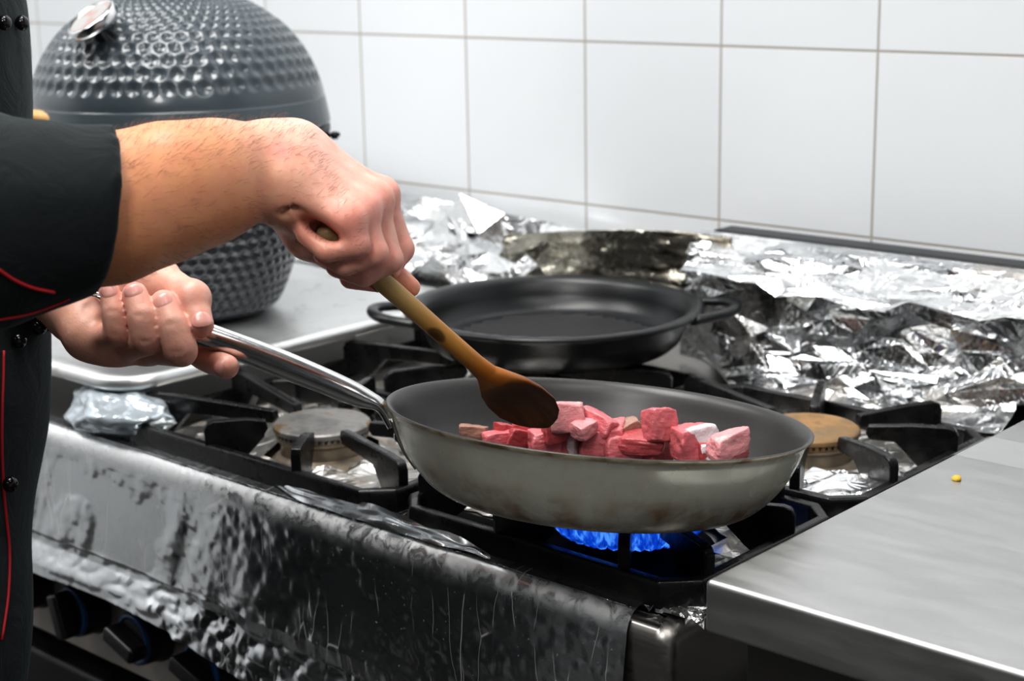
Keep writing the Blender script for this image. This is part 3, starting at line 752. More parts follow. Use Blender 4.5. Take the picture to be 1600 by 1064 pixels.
# ================================================================== steel counter on the right
CX, CY, CZ = -.553, .788, .930
ct = thing('steel_counter', 'brushed stainless steel work table with a folded front lip, right of the stove', 'counter', loc=(.1, 1.15, 0))
def PC(b, name, mat, **k): b.v = [(x-.1, y-1.15, z) for x, y, z in b.v]; return b.build(name, mat, ct, **k)
b = MB(); b.box((CX, CY, CZ-.036), (.85, 1.54, CZ)); PC(b, 'worktop', M['steel_counter'], bevel=.0035, seg=3)
b = MB(); b.box((CX+.012, CY+.030, .60), (.84, CY+.045, CZ-.0365)); PC(b, 'drawer_front', M['steel_dark'], bevel=.002)
for lx, ly in ((CX+.03, CY+.075), (.80, CY+.075), (CX+.03, 1.48), (.80, 1.48)):
    b = MB(); b.box((lx-.02, ly-.02, 0), (lx+.02, ly+.02, CZ-.0365)); PC(b, 'leg', M['steel_dark'], bevel=.003)
b = MB(); b.box((CX+.02, CY+.06, .2), (.83, 1.5, .23)); PC(b, 'undershelf', M['steel'], bevel=.002)
p = onz(1560, 705, CZ); b = MB(); b.box((CX+.001, p[1]-.03, CZ+.0002), (CX+.14, p[1]+.03, CZ+.0007))
tag(b.build('clear_tape', M['tape'], smooth=False), 'strip of clear tape stuck on the back of the steel counter', 'tape')
p = onz(1495, 750, CZ); bm = bmesh.new(); bmesh.ops.create_icosphere(bm, subdivisions=2, radius=.0032)
for v in bm.verts: v.co *= 1+.4*random.random(); v.co.z = max(-.0010, v.co.z*.6)
me = bpy.data.meshes.new('crumb'); bm.to_mesh(me); bm.free(); o = link('food_crumb', me, None, M['crumb']); o.location = (p[0], p[1], CZ+.0012)
tag(o, 'tiny yellow food crumb on the steel counter', 'crumb')
# ================================================================== kamado grill
KX, KY, KB = -1.512, 1.120, .9125
kg = thing('kamado_grill', 'dark grey dimpled ceramic kamado grill with domed lid on the metal tray', 'grill', loc=(KX, KY, KB))
def dimpled(name, prof, mat, rows, nper, band=(0, 1), depth=.0030, nth=9, nz_=9):
    """surface of revolution with a staggered grid of conical dents"""
    P = bez(prof, 400); seg = np.r_[0, np.cumsum(np.linalg.norm(np.diff(P, axis=0), axis=1))]; L = seg[-1]
    # arc position -> row phase follows the local circumference so dents stay round
    m = rows*nz_; S = np.linspace(0, L, m+1); R = np.interp(S, seg, P[:, 0]); Z = np.interp(S, seg, P[:, 1])
    pitch = 2*math.pi*R/nper*.9; ph = np.r_[0, np.cumsum(np.diff(S)/((pitch[:-1]+pitch[1:])/2))]
    tr, tz = np.gradient(R), np.gradient(Z); q = np.hypot(tr, tz)+1e-9; nr, nzv = tz/q, -tr/q
    sgn = np.where(nr*1+0*nzv < 0, -1, 1); nr, nzv = nr*sgn, nzv*sgn
    N = nper*nth; A = 2*math.pi*np.arange(N)/N
    row = np.floor(ph)[:, None]; fr = ph[:, None]-row-.5
    aa = A[None]*nper/(2*math.pi)+.5*(row % 2); fa = aa-np.floor(aa)-.5
    d = np.sqrt(fa**2+(fr*.9)**2)
    t = S/L; on = (1/(1+np.exp(-(t-band[0])*220)))*(1/(1+np.exp((t-band[1])*220)))
    rowend = np.interp(band[1], t, ph); rowst = np.interp(band[0], t, ph)
    ok = ((row+1 <= rowend) & (row >= rowst)).astype(float)
    dep = depth*np.clip(1-d/.47, 0, 1)**.9*ok*np.minimum(1, R/.1)[:, None]
    rr = R[:, None]-nr[:, None]*dep; zz = Z[:, None]-nzv[:, None]*dep
    V = np.stack([rr*np.cos(A), rr*np.sin(A), zz], -1).reshape(-1, 3)
    k = np.arange(m)[:, None]*N; j = np.arange(N)[None]; j2 = (j+1) % N
    Fc = np.stack([k+j, k+j2, k+N+j2, k+N+j], -1).reshape(-1, 4)
    return link(name, np_mesh(name, V, Fc), kg, mat)
EQ = .1995                                        # height of the lid joint above the base
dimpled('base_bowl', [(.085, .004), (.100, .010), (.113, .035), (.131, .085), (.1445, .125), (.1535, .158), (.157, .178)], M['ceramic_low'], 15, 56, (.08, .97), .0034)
b = MB(); b.lathe([(.15, .176), (.1605, .176), (.1625, .181), (.1635, .1945), (.160, .1965), (.15, .1965)], 96); b.build('base_band', M['ceramic_low'], kg, bevel=.001)
b = MB(); b.lathe([(.155, .1955), (.1645, .1955), (.1655, .1985), (.1645, .2025), (.155, .2025)], 96); b.build('gasket', M['black'], kg)
b = MB(); b.lathe([(.150, .2025), (.1665, .2025), (.1685, .2055), (.1685, .2115), (.1665, .214), (.15, .214)], 96); b.build('lid_band', M['black_band'], kg, bevel=.001)
b = MB(); b.lathe([(.155, .2135), (.1680, .2135), (.1690, .217), (.1672, .228), (.1645, .2425), (.1640, .2445), (.158, .246)], 96); b.build('lid_rim', M['ceramic_rim'], kg)
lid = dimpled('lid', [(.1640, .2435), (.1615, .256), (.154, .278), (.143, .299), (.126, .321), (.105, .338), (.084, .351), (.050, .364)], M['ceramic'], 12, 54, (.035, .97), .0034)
b = MB(); b.lathe([(.052, .362), (.052, .386), (.048, .390), (.040, .392), (.040, .398), (0, .400)], 48); vt = b.build('vent_cap', M['black_band'], kg, bevel=.001)
# thermometer on the lid, left of the middle as seen from the front
lv = np.array([v.co for v in lid.data.vertices])+np.array([KX, KY, KB]); lt = bvh(lv, [tuple(p.vertices) for p in lid.data.polygons])
tc, _n = hit(lt, 165, 55); axis = nz(-FWD*.56+.83*(-.57*RIGHT+.82*UP)); tc = tc-np.array([KX, KY, KB])+axis*.003+(-RIGHT*.6+UP*.4)*.004
b = MB(); b.lathe([(0, -.040), (.010, -.040), (.010, .006), (.027, .008), (.0285, .010), (.0285, .019), (.026, .021), (.0245, .019), (0, .019)], 48, tc, ax=axis)
th = b.build('thermometer', M['chrome'], kg)
b = MB(); b.lathe([(0, .0192), (.0245, .0192)], 48, tc, ax=axis); b.build('dial', M['dial'], th)
# hinge lugs at the right of the joint, clasp bolts at the front, wooden handle at the left
for zz, a in ((.200, .36), (.163, .36)):
    dr = np.array([RIGHT[0], RIGHT[1]]); a0 = math.atan2(dr[1], dr[0])
    b = MB(); c, s_ = math.cos(a0), math.sin(a0)
    P = [np.array([c*q, s_*q, zz]) for q in (.150, .168)]
    b.tube(P, [.006, .006], 10); b.lathe([(0, -.004), (.004, -.004), (.004, .004), (0, .004)], 12, (c*.174, s_*.174, zz)); b.tube([(c*.166, s_*.166, zz), (c*.180, s_*.180, zz+.001)], [.0022, .0022], 8)
    b.build('hinge_bolt', M['black_band'], kg)
fa = math.atan2(-RIGHT[1]*.45-FWD[1]*.6, -RIGHT[0]*.45-FWD[0]*.6)
for k in range(4):
    a = fa+(k-1.5)*.055; c, s_ = math.cos(a), math.sin(a)
    b = MB(); b.lathe([(0, .008), (.003, .0075), (.0045, .005), (.005, 0), (0, 0)], 14, (c*.1625, s_*.1625, .187), ax=(c, s_, 0)); b.build('clasp_bolt', M['chrome'], kg)
for k in range(1):
    hp0 = at(15, 181, 1.75)-np.array([KX, KY, KB]); hp1 = at(92, 188, 1.72)-np.array([KX, KY, KB])
    b = MB(); b.tube(bez([hp0, (hp0+hp1)/2+np.array([0, 0, .001]), hp1], 12), [.008]*11+[.0075, .006][:len(bez([hp0, (hp0+hp1)/2, hp1], 12))-11] if False else .008, 14)
    hd = b.build('handle', M['light_wood'], kg, bevel=.001)
    b = MB(); q = nz(np.array([hp1[0], hp1[1], 0]))*.160+np.array([0, 0, .190]); b.tube([hp1-(hp1-hp0)*.12, (hp1*.5+q*.5), q], [.005, .005, .006], 10); b.build('handle_bracket', M['black_band'], hd)
# ================================================================== black grill pan
GC = np.array([-1.098, 1.282, GZ]); GR = .160
gp = thing('grill_pan', 'round black cast-iron grill pan with two loop handles on the back burner', 'pan', loc=tuple(GC+np.array([0, 0, .0008])))
gp.rotation_euler = (.0, 0, 0)
b = MB(); b.lathe([(0, 0), (.116, 0), (.126, .003), (.134, .010), (.1395, .024), (.1415, .036), (.143, .0385), (.158, .041), (.160, .0435), (.159, .046), (.150, .0465), (.146, .0455), (.1405, .040), (.1385, .028), (.132, .014), (.124, .0085), (.114, .007), (0, .007)], 128)
b.build('pan_body', M['grill_iron'], gp)
b = MB(); dirx = nz(np.array([RIGHT[0], RIGHT[1]])); 
for k in range(17):                                # raised ribs across the cooking floor
    o_ = (k-8)*.0128; h = math.sqrt(max(0, .108**2-o_*o_)); a = .95
    u = np.array([math.cos(a), math.sin(a)]); v = np.array([-u[1], u[0]])
    b.sweep([(*(v*o_-u*h), .0066), (*(v*o_+u*h), .0066)], [(-.0026, 0), (.0026, 0), (.0016, .0048), (-.0016, .0048)])
b.build('rib', M['rib'], gp, bevel=.0008)
gp.children[-1]['kind'] = 'stuff'
for sgn in (-1, 1):
    a0 = math.atan2(RIGHT[1], RIGHT[0])+(math.pi if sgn < 0 else 0)+(-.12 if sgn > 0 else .1)
    pts = []
    for q in np.linspace(-1, 1, 25):
        rr_ = .152+.040*(1-abs(q)**2.6); aa = a0+q*.30*(1-.12*(1-abs(q)))
        pts.append((rr_*math.cos(aa), rr_*math.sin(aa), .0400+.006*(1-q*q)))
    b = MB(); b.tube(pts, .0068, 12, flat=.75); b.build('loop_handle', M['grill_iron'], gp)
# ================================================================== frying pan
PC0 = np.array([-.730, .902, .9787]); PRr = .158; PH = .061
pn = nz(np.array([-.0011, .1394, 1.0]))
hd_dir = nz(np.array([-.765, -.645, 0.0])); hx = nz(hd_dir-pn*(hd_dir@pn)); hy = np.cross(pn, hx)
fp = thing('frying_pan', 'worn grey steel frying pan with a long steel handle, held over the blue flame', 'pan')
fp.matrix_world = Matrix([[float(hx[i]), float(hy[i]), float(pn[i]), float((PC0-pn*PH)[i])] for i in range(3)]+[[0, 0, 0, 1]])
PM = np.stack([hx, hy, pn], 1); PO = PC0-pn*PH
def pan_w(p): return PM @ np.asarray(p, float)+PO          # pan frame -> world (x toward handle, z up)
def pan_l(p): return PM.T @ (np.asarray(p, float)-PO)
outer = bez([(.106, .0006), (.117, .0024), (.129, .0110), (.1415, .027), (.1485, .042), (.1530, .0550)], 40).tolist()+[(.1557, .0585), (.158, .0605), (.1582, .0616)]
b = MB(); b.lathe([(0, .0004), (.100, .0)]+outer, 160); b.build('pan_body', M['pan_out'], fp)
inner = [(.1582, .0616), (.1574, .0623), (.1560, .0620), (.1535, .0602), (.1512, .0565)]+bez([(.1498, .0525), (.1460, .042), (.1395, .028), (.1290, .0145), (.117, .0064), (.106, .0042)], 40).tolist()+[(.0, .0036)]
b = MB(); b.lathe(inner, 160); b.build('cooking_surface', M['nonstick'], fp)
PT = b; pan_floor_tree = BVHTree.FromPolygons([tuple(pan_w(v)) for v in b.v], [tuple(f_) for f_ in b.f])
# handle: from the pan side, up and out toward the cook
hend = pan_l(at(152, 461, 1.20)); hA = np.array([.1555, 0, .052])
mid = lambda t, dz=0, dy=0: hA+(hend-hA)*t+np.array([0, dy*0, dz])
HP = bez([(.1520, 0, .041), hA+(hend-hA)*.03+np.array([0, 0, .0010]), mid(.10, .002), mid(.25, .003), mid(.5, .003), mid(.75, .0015), mid(.93), hend], 70)
tq = np.linspace(0, 1, len(HP)); hr = np.interp(tq, [0, .06, .14, .22, .34, .5, .75, .9, .97, 1], [.0085, .0085, .0080, .0083, .0098, .0106, .0100, .0088, .0070, .0058])
hf = np.interp(tq, [0, .15, .3, .5, .8, .93, 1], [.55, .62, .9, .98, .9, .5, .3])
b = MB(); b.tube(HP, hr, 28, flat=hf); hdl = b.build('handle', M['handle'], fp)
hax = nz(hend-hA)
b = MB(); pts = [hend+np.array([0, .006*math.sin(a), 0])+hax*(.004-.009*math.cos(a)) for a in np.linspace(0, 2*math.pi, 25)]
b.tube(pts, .0013, 8); b.build('hanging_ring', M['handle'], hdl)
# bracket plate hugging the pan wall below the handle
def pan_out_r(z): o_ = np.array(outer); return np.interp(z, o_[:, 1], o_[:, 0])
V = []; nzk, na = 14, 11
for i in range(nzk):
    z = .012+.036*i/(nzk-1); w_ = .085-.012*i/(nzk-1)
    for j in range(na):
        a = (j/(na-1)-.5)*2*w_; r_ = pan_out_r(z)+.0022; V.append((r_*math.cos(a), r_*math.sin(a), z))
b = MB(); b.add(V, grid_faces(nzk, na)); b.build('handle_bracket', M['steel'], fp, thick=.0025)
for (a, z) in ((-.05, .034), (.05, .034), (0, .020)):
    for s_, (r_, ax) in enumerate((((pan_out_r(z)+.0032), 1),)):
        b = MB(); b.lathe([(0, .0022), (.0025, .0018), (.0042, .0004), (.0044, 0)], 16, (r_*math.cos(a), r_*math.sin(a), z), ax=(math.cos(a), math.sin(a), -.35)); b.build('rivet', M['chrome'], fp)
# ================================================================== wooden spoon
ST, SE = at(857, 668, 1.205), at(501, 355, 1.0755)
sa = nz(SE-ST); SL = np.linalg.norm(SE-ST)
sn = nz(-FWD*.78-UP*.42-RIGHT*.46)       # bowl's open side
if sn[2] > 0.9: pass
def spoon():
    """one carved piece: local z runs from the bowl tip to the handle end"""
    nu, nv = 150, 40; V = []
    S_ = np.r_[np.linspace(0, .09, 90)**1.0, np.linspace(.09, SL, 61)[1:]]; nu = len(S_)
    for s_ in S_:
        w = np.interp(s_, [0, .002, .006, .014, .026, .040, .052, .062, .072, .085, .12, .2, SL-.012, SL-.003, SL], [.0005, .006, .0135, .0215, .0268, .0262, .0222, .0155, .0094, .0074, .0070, .0074, .0086, .0080, .003])
        th = np.interp(s_, [0, .004, .02, .035, .055, .07, .085, .12, SL-.003, SL], [.0005, .002, .0042, .0055, .006, .0062, .0062, .0064, .0076, .003])
        dish = .0085*max(0, 1-((s_-.031)/.030)**2)               # hollow of the bowl
        back = .0065*max(0, 1-((s_-.033)/.040)**2)               # belly on the back of the bowl
        for k in range(nv):
            a = 2*math.pi*k/nv; x, y = w*math.cos(a), th*math.sin(a)
            if y > 0: y -= dish*(1-(x/max(w, 1e-4))**2)**.8*1.0
            else: y -= back*(1-(x/max(w, 1e-4))**2)
            V.append((x, y, s_))
    Fc = [(i*nv+k, i*nv+(k+1) % nv, (i+1)*nv+(k+1) % nv, (i+1)*nv+k) for i in range(nu-1) for k in range(nv)]
    b = MB(); b.add(V, Fc); b.f += [tuple(range(nv-1, -1, -1)), tuple((nu-1)*nv+k for k in range(nv))]
    return b.build('wooden_spoon', M['wood'])
spn = spoon()
yy = nz(sn-sa*(sn@sa)); xx = np.cross(yy, sa)
spn.matrix_world = Matrix([[float(xx[i]), float(yy[i]), float(sa[i]), float(ST[i])] for i in range(3)]+[[0, 0, 0, 1]])
tag(spn, 'old wooden spoon stirring the meat, its bowl darkened and its handle pale', 'spoon')
# knot on the handle
kp = at(668, 511, proj(ST+sa*SL*.53)[2]-.006)
# ================================================================== meat
MG = 'cubes of raw beef in the frying pan'
def chunk(px, py, size, rot, mat, label, seed, lift=.0, fat=None, tilt=(0, 0)):
    r = ray(px, py); r = r/np.linalg.norm(r)
    p, n_, i, d = pan_floor_tree.ray_cast(Vector(CAM), Vector(r))
    bm = bmesh.new(); bmesh.ops.create_cube(bm, size=1); bmesh.ops.subdivide_edges(bm, edges=bm.edges, cuts=15, use_grid_fill=True)
    rs = np.random.default_rng(seed); sh = rs.uniform(-.16, .16, (8, 3)); 
    X = np.array([v.co for v in bm.verts])*2                     # [-1,1]
    nn = np.linalg.norm(X, axis=1)[:, None]; mx = np.abs(X).max(1)[:, None]
    X = X*(1-.15*np.clip((nn/mx-1.0)/.73, 0, 1)**2.2)           # round the edges and corners
    tri = np.zeros_like(X)
    for k, (sx, sy, sz) in enumerate([(x, y, z) for x in (-1, 1) for y in (-1, 1) for z in (-1, 1)]):
        w_ = np.clip((1+sx*X[:, 0])/2, 0, 1)*np.clip((1+sy*X[:, 1])/2, 0, 1)*np.clip((1+sz*X[:, 2])/2, 0, 1); tri += w_[:, None]*sh[k]*1.7
    X = X+tri; N_ = X/np.linalg.norm(X, axis=1)[:, None]
    X = X+N_*(.075*fbm(X*1.3+seed*3.1, 3)+.035*fbm(X*5+seed, 2))[:, None]
    X = X*np.array(size)*np.array([1.05, 1.05, 1.2])/2
    e = Matrix.Rotation(rot, 3, 'Z') @ Matrix.Rotation(tilt[0], 3, 'X') @ Matrix.Rotation(tilt[1], 3, 'Y')
    X = X @ np.array(e).T
    for v, q in zip(bm.verts, X): v.co = q
    me = bpy.data.meshes.new('beef_cube'); bm.to_mesh(me); bm.free()
    o = link('beef_cube', me, None, mat); tag(o, label, 'meat', MG)
    if fat is not None:
        fd = nz(fat); cc = X/(np.array(size)*np.array([.52, .52, .6])); fv = np.clip((cc@fd-.45)/.6+.3*np.array([vnoise(c*2+seed) for c in cc]), 0, 1)
        me.attributes.new('fat', 'FLOAT', 'POINT').data.foreach_set('value', fv.astype(np.float32))
    # stand it in the pan, aimed so that its middle falls on the sight line
    zmin = X[:, 2].min(); half = -zmin
    pl0 = pan_l(np.array(p)); r_l = PM.T @ r
    t = (half+lift)/max(1e-3, -r_l[2]); c_l = pl0-r_l*t
    # keep the piece above the curved floor
    o.matrix_world = Matrix([[float(PM[i, 0]), float(PM[i, 1]), float(PM[i, 2]), float(pan_w(c_l)[i])] for i in range(3)]+[[0, 0, 0, 1]])
    return o
ML = [
 (1029, 664, (.0200, .0200, .0205), .45, 'meat', 'large clean-cut red beef cube standing alone at the back right of the pile', 1, .004, None, (.12, .1)),
 (883, 652, (.026, .020, .018), .2, 'meat_pale', 'ragged pink beef piece at the back, right beside the spoon bowl', 2, .006, None, (.2, .1)),
 (933, 664, (.026, .020, .016), -.5, 'meat', 'bright pink beef piece at the back, second right from the spoon', 3, .004, None, (.2, -.3)),
 (911, 672, (.019, .014, .012), .9, 'meat_pale', 'pale fatty beef scrap in the middle, resting above the large front slab', 4, .013, None, (0, .2)),
 (979, 674, (.026, .014, .014), .5, 'meat_brown', 'beige frayed sinewy beef scrap left of the large upright cube', 5, .003, None, (.1, .4)),
 (937, 688, (.030, .024, .018), .1, 'meat', 'large pink beef slab at the front middle of the pan', 6, .004, None, (-.2, .1)),
 (885, 689, (.025, .020, .018), 1.1, 'meat', 'pink beef cube with a white fat edge, at the front below the spoon tip', 7, .003, (-.8, .5, .2), (.1, 0)),
 (850, 690, (.024, .018, .016), .3, 'meat', 'small red beef cube at the front, left of the fat-edged one', 8, .006, None, (0, .1)),
 (831, 677, (.024, .018, .014), -.3, 'meat_dark', 'dark beef piece pressed under the spoon bowl', 9, .002, None, (0, .2)),
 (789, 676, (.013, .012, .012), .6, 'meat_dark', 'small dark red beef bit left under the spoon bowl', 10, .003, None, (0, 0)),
 (779, 686, (.022, .014, .010), .2, 'meat', 'flat red beef strip at the front left by the pan rim', 11, .003, None, (0, .15)),
 (740, 676, (.021, .012, .009), .1, 'meat_brown', 'brown seared beef slice, leftmost in the pan', 12, .001, None, (0, 0)),
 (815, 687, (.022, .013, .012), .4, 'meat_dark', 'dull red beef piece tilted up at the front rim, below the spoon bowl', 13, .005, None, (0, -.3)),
 (1008, 691, (.032, .022, .012), -.1, 'meat_dark', 'flat deep red beef slice lying in front of the large upright cube', 14, .007, None, (-.15, .06)),
 (975, 704, (.030, .022, .019), .3, 'meat', 'flat pink beef piece at the front, right of the large slab', 15, .001, None, (0, 0)),
 (1022, 704, (.026, .020, .019), .8, 'meat_dark', 'small deep red beef lump at the front, under the flat slice', 16, .001, None, (0, .1)),
 (1078, 692, (.032, .026, .022), .5, 'meat', 'thick pink beef chunk with a pearly fat cap, right of the flat slice', 17, .003, (-.75, .45, .5), (.1, .1)),
 (1137, 693, (.028, .017, .014), .55, 'meat_pale', 'pale pink beef slab, rightmost on top', 18, .009, None, (.1, .25)),
 (1141, 702, (.026, .018, .013), .5, 'meat', 'red beef piece at the far right by the front rim, beneath the pale slab', 19, .001, None, (0, .1)),
 (1109, 706, (.016, .014, .014), .2, 'meat_dark', 'small dark red beef bit at the front rim between the two rightmost chunks', 20, .006, (-.2, .9, .3), (0, 0)),
 (955, 672, (.024, .018, .013), -.2, 'meat', 'red beef piece in the second row, behind the large front slab', 22, .004, None, (0, .2)),
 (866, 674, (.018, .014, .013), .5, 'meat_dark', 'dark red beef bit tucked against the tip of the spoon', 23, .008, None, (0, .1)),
]
for (px, py, sz, rt_, mt, lb, sd, lf, ft, tl) in ML: chunk(px, py, sz, rt_, M[mt], lb, sd, lf, ft, tl)
# ================================================================== the cook
pe = thing('person', 'cook in a black chef jacket with red piping, stirring the pan with a wooden spoon', 'person', loc=(-1.24, .53, 0))
PEO = np.array([-1.24, .53, 0])
def PP(name, V, Fc, mat, parent=None):
    return link(name, np_mesh(name, np.asarray(V)-PEO, Fc), parent or pe, mat)
TONES = []            # (point, radius, colour, weight) painted into the skin tone
def tone(p, r, c, w): TONES.append((np.array(p), r, np.array(c), w))
NAILS = []
def nail(tip, base, r, up, L=.0105, w=.8, off=.0):
    """fingernail plate bent round the last finger segment"""
    ax = nz(np.array(tip)-base); u = np.array(up, float); u = nz(u-ax*(u@ax)); s_ = np.cross(ax, u); V = []; n = 11
    for i in range(n):
        for j in range(n):
            a, b_ = (i/(n-1))*2-1, (j/(n-1))*2-1
            x = a*math.sqrt(1-b_*b_*.5); y = b_*math.sqrt(1-a*a*.5)
            q = math.hypot(x, y); rr_ = r+.0008-.0016*max(0, q-.72)
            V.append(np.array(tip)+ax*(off+.001+y*L*.5)+rr_*(math.cos(x*w)*u+math.sin(x*w)*s_)-u*(.0012*max(0, y)**2))
    NAILS.append((V, grid_faces(n, n)))
# ---------------- right arm and hand (grips the spoon)
A = at
rw = dict(
 elbow=A(-35, 372, .965), fm=A(170, 325, 1.0), f2=A(265, 297, 1.028), f3=A(335, 280, 1.052), wr=A(418, 258, 1.078))
R_ = SDF(A(330, 330, 1.07)-np.array([.26, .20, .16]), A(480, 330, 1.1)+np.array([.17, .20, .13]), .0017)
f = R_.f
def side(p, dx, dy, dd=0): 
    x, y, d = proj(p); return at(x+dx, y+dy, d+dd)
# forearm: two bones' worth of bulk gives a slightly flattened oval
ch = [rw['elbow'], rw['fm'], rw['f2'], rw['f3'], rw['wr']]
R_.chain(f, [side(p, 2, -12 if i < 3 else -17, .001) for i, p in enumerate(ch)], [.034, .0365, .0335, .0275, .0205], .02)
R_.chain(f, [side(p, -2, 12 if i < 3 else 17, -.001) for i, p in enumerate(ch)], [.034, .0365, .0335, .0272, .0195], .02)
wA, wB = side(rw['wr'], 6, -20, .006), side(rw['wr'], 2, 20, -.004)
M5, M4, M3, M2 = A(537, 347, 1.062), A(560, 331, 1.078), A(580, 316, 1.098), A(592, 308, 1.122)
c5, c4, c3, c2 = A(447, 292, 1.068), A(452, 272, 1.076), A(458, 255, 1.086), A(462, 240, 1.098)
for c, m_, r1, r2 in ((c5, M5, .0185, .0125), (c4, M4, .019, .0128), (c3, M3, .019, .0132), (c2, M2, .0175, .0122)):
    R_.chain(f, [wA*.5+wB*.5, c, m_], [.020, r1, r2], .016)
# heel of the hand and thenar pad wrapping behind the handle
R_.chain(f, [A(436, 300, 1.075), A(470, 338, 1.082)], [.016, .0135], .014)
R_.chain(f, [A(440, 308, 1.092), A(484, 366, 1.108), A(530, 398, 1.128)], [.0185, .0155, .012], .012)
# knuckle heads
for m_, r in ((M5, .0118), (M4, .0122), (M3, .0128), (M2, .0118)): R_.un(f, R_.ell(side(m_, 5, -5, -.002), np.eye(3)*r), .008)
fing = [
 ([M5, A(556, 381, 1.062), A(512, 390, 1.060), A(480, 366, 1.066)], [.0102, .0092, .0084, .0075]),
 ([M4, A(583, 394, 1.077), A(540, 410, 1.074), A(508, 397, 1.078)], [.0112, .0098, .0090, .0080]),
 ([M3, A(606, 405, 1.098), A(568, 427, 1.094), A(527, 415, 1.092)], [.0115, .0100, .0092, .0082]),
 ([M2, A(625, 389, 1.124), A(594, 437, 1.112), A(548, 434, 1.106)], [.0112, .0096, .0090, .0078]),
]
FF = R_.new()
for P_, r in fing:
    g = R_.new(); R_.chain(g, P_, r, .0012)
    R_.un(g, R_.ell(P_[1], np.eye(3)*(r[1]*1.03)), .002)
    FF = R_.smin(FF, g, .0009)
th_ = [A(520, 392, 1.124), A(596, 415, 1.136), A(641, 449, 1.138)]
g = R_.new(); R_.chain(g, th_, [.0125, .0102, .0072], .004); FF = R_.smin(FF, g, .002)
R_.f = R_.smin(f, FF, .0055)
# tendon ridges and the crease at the wrist
for c, m_ in ((c3, M3), (c2, M2), (c4, M4)):
    n_ = -FWD*.6+UP*.7; R_.chain(R_.f, [c+nz(n_)*.0172, m_+nz(n_)*.0105], [.0018, .0026], .007)
ia = nz(RIGHT*.82-UP*.5); ib = nz(np.cross(ia, FWD)); R_.cut(R_.ell(A(500, 356, 1.056), [ia*.0145, ib*.0044, FWD*.018]), .007)
for p_, q_ in (((441, 262), (428, 320)), ((458, 284), (444, 334)), ((446, 300), (474, 340))): R_.cut(R_.cone(A(*p_, 1.0585-.006), A(*q_, 1.058-.004), .0008, .0012), .006)
# clear a channel for the handle
R_.cut(R_.cone(SE-sa*.0, ST+sa*SL*.4, .0078, .0072), .002)
RV, RF = R_.mesh()
for m_, r in ((M5, .012), (M4, .011), (M3, .012), (M2, .012)): tone(side(m_, 4, -4, -.01), r*1.2, (.78, .25, .20), .65)
for P_, r in fing: tone(P_[1], .013, (.66, .21, .17), .55); tone(P_[3], .012, (.62, .18, .15), .6); tone(P_[2], .012, (.66, .24, .19), .4)
tone(A(440, 232, 1.05), .010, (.80, .28, .24), .7); tone(th_[2], .014, (.82, .30, .16), .7)
# ---------------- left arm and hand (grips the pan handle)
L_ = SDF(A(215, 480, 1.20)-np.array([.20, .17, .12]), A(215, 480, 1.2)+np.array([.15, .13, .12]), .0016)
f = L_.f
W0, W1 = A(20, 425, 1.30), A(108, 462, 1.245)
L_.chain(f, [side(W0, 0, -16), side(W1, 4, -18, .004)], [.028, .0215], .018); L_.chain(f, [side(W0, 0, 16), side(W1, -2, 10, -.004)], [.027, .0195], .018)
N5, N4, N3, N2 = A(146, 530, 1.214), A(186, 543, 1.219), A(232, 543, 1.225), A(274, 530, 1.231)
for m_, r, k in ((N5, .0128, -8), (N4, .0132, -2), (N3, .0132, 6), (N2, .0125, 14)):
    L_.chain(f, [side(W1, 4, 0), side(W1, 24, 22+k*-.3, -.004), m_], [.019, .0185, r], .016)
# hypothenar edge, palm floor, thenar pad and thumb
L_.chain(f, [A(116, 486, 1.225), A(138, 522, 1.212), A(168, 540, 1.208)], [.0185, .0165, .0135], .012)
L_.chain(f, [A(140, 455, 1.238), A(200, 442, 1.228), A(250, 433, 1.216)], [.021, .0205, .0150], .014)
L_.chain(f, [A(200, 470, 1.236), A(250, 480, 1.234), A(285, 500, 1.236)], [.017, .016, .0135], .014)
TH = [A(246, 434, 1.214), A(300, 466, 1.192), A(314, 508, 1.180)]
g = L_.new(); L_.chain(g, TH, [.0142, .0118, .0095], .006); L_.un(g, L_.ell(TH[1], np.eye(3)*.0125), .006)
L_.un(g, L_.cone(A(225, 440, 1.215), A(250, 470, 1.214), .014, .011), .01)
FF = g
lf = [
 ([N5, A(184, 521, 1.180), A(178, 486, 1.178), A(172, 456, 1.181)], [.0110, .0092, .0087, .0076]),
 ([N4, A(231, 532, 1.1755), A(222, 493, 1.1735), A(211, 460, 1.178)], [.0122, .0110, .0106, .0092]),
 ([N3, A(283, 548, 1.1755), A(269, 507, 1.1745), A(256, 473, 1.180)], [.0125, .0119, .0112, .0096]),
 ([N2, A(312, 553, 1.222), A(336, 566, 1.205), A(354, 573, 1.188)], [.0120, .0100, .0096, .0092]),
]
for P_, r in lf:
    g = L_.new(); L_.chain(g, P_, r, .0008); L_.un(g, L_.cone(P_[1]*.72+P_[2]*.28, P_[1]*.3+P_[2]*.7, r[1]*.985, r[2]*1.01), .003)
    FF = L_.smin(FF, g, .0010)
L_.f = L_.smin(f, FF, .005)
for P_, r in lf[:3]:                                              # skin folds at the finger joints
    for k, w_ in ((2, .0045), (2, .0055), (1, .006)):
        up_ = nz(P_[2]-P_[1])*(.0012 if w_ == .0055 else -.0008); q = P_[k]-FWD*(r[k]+.0005)+up_
        L_.cut(L_.cone(q-RIGHT*w_, q+RIGHT*w_, .00045, .00045), .0018)
hw = [pan_w(p) for p in HP]
L_.cut(L_.cone(hw[-1], hw[len(hw)//2], .0068, .0102), .002)
LV, LF = L_.mesh()
for P_, r in lf: tone(P_[1], .013, (.68, .26, .20), .5); tone(P_[3], .011, (.80, .30, .25), .6)
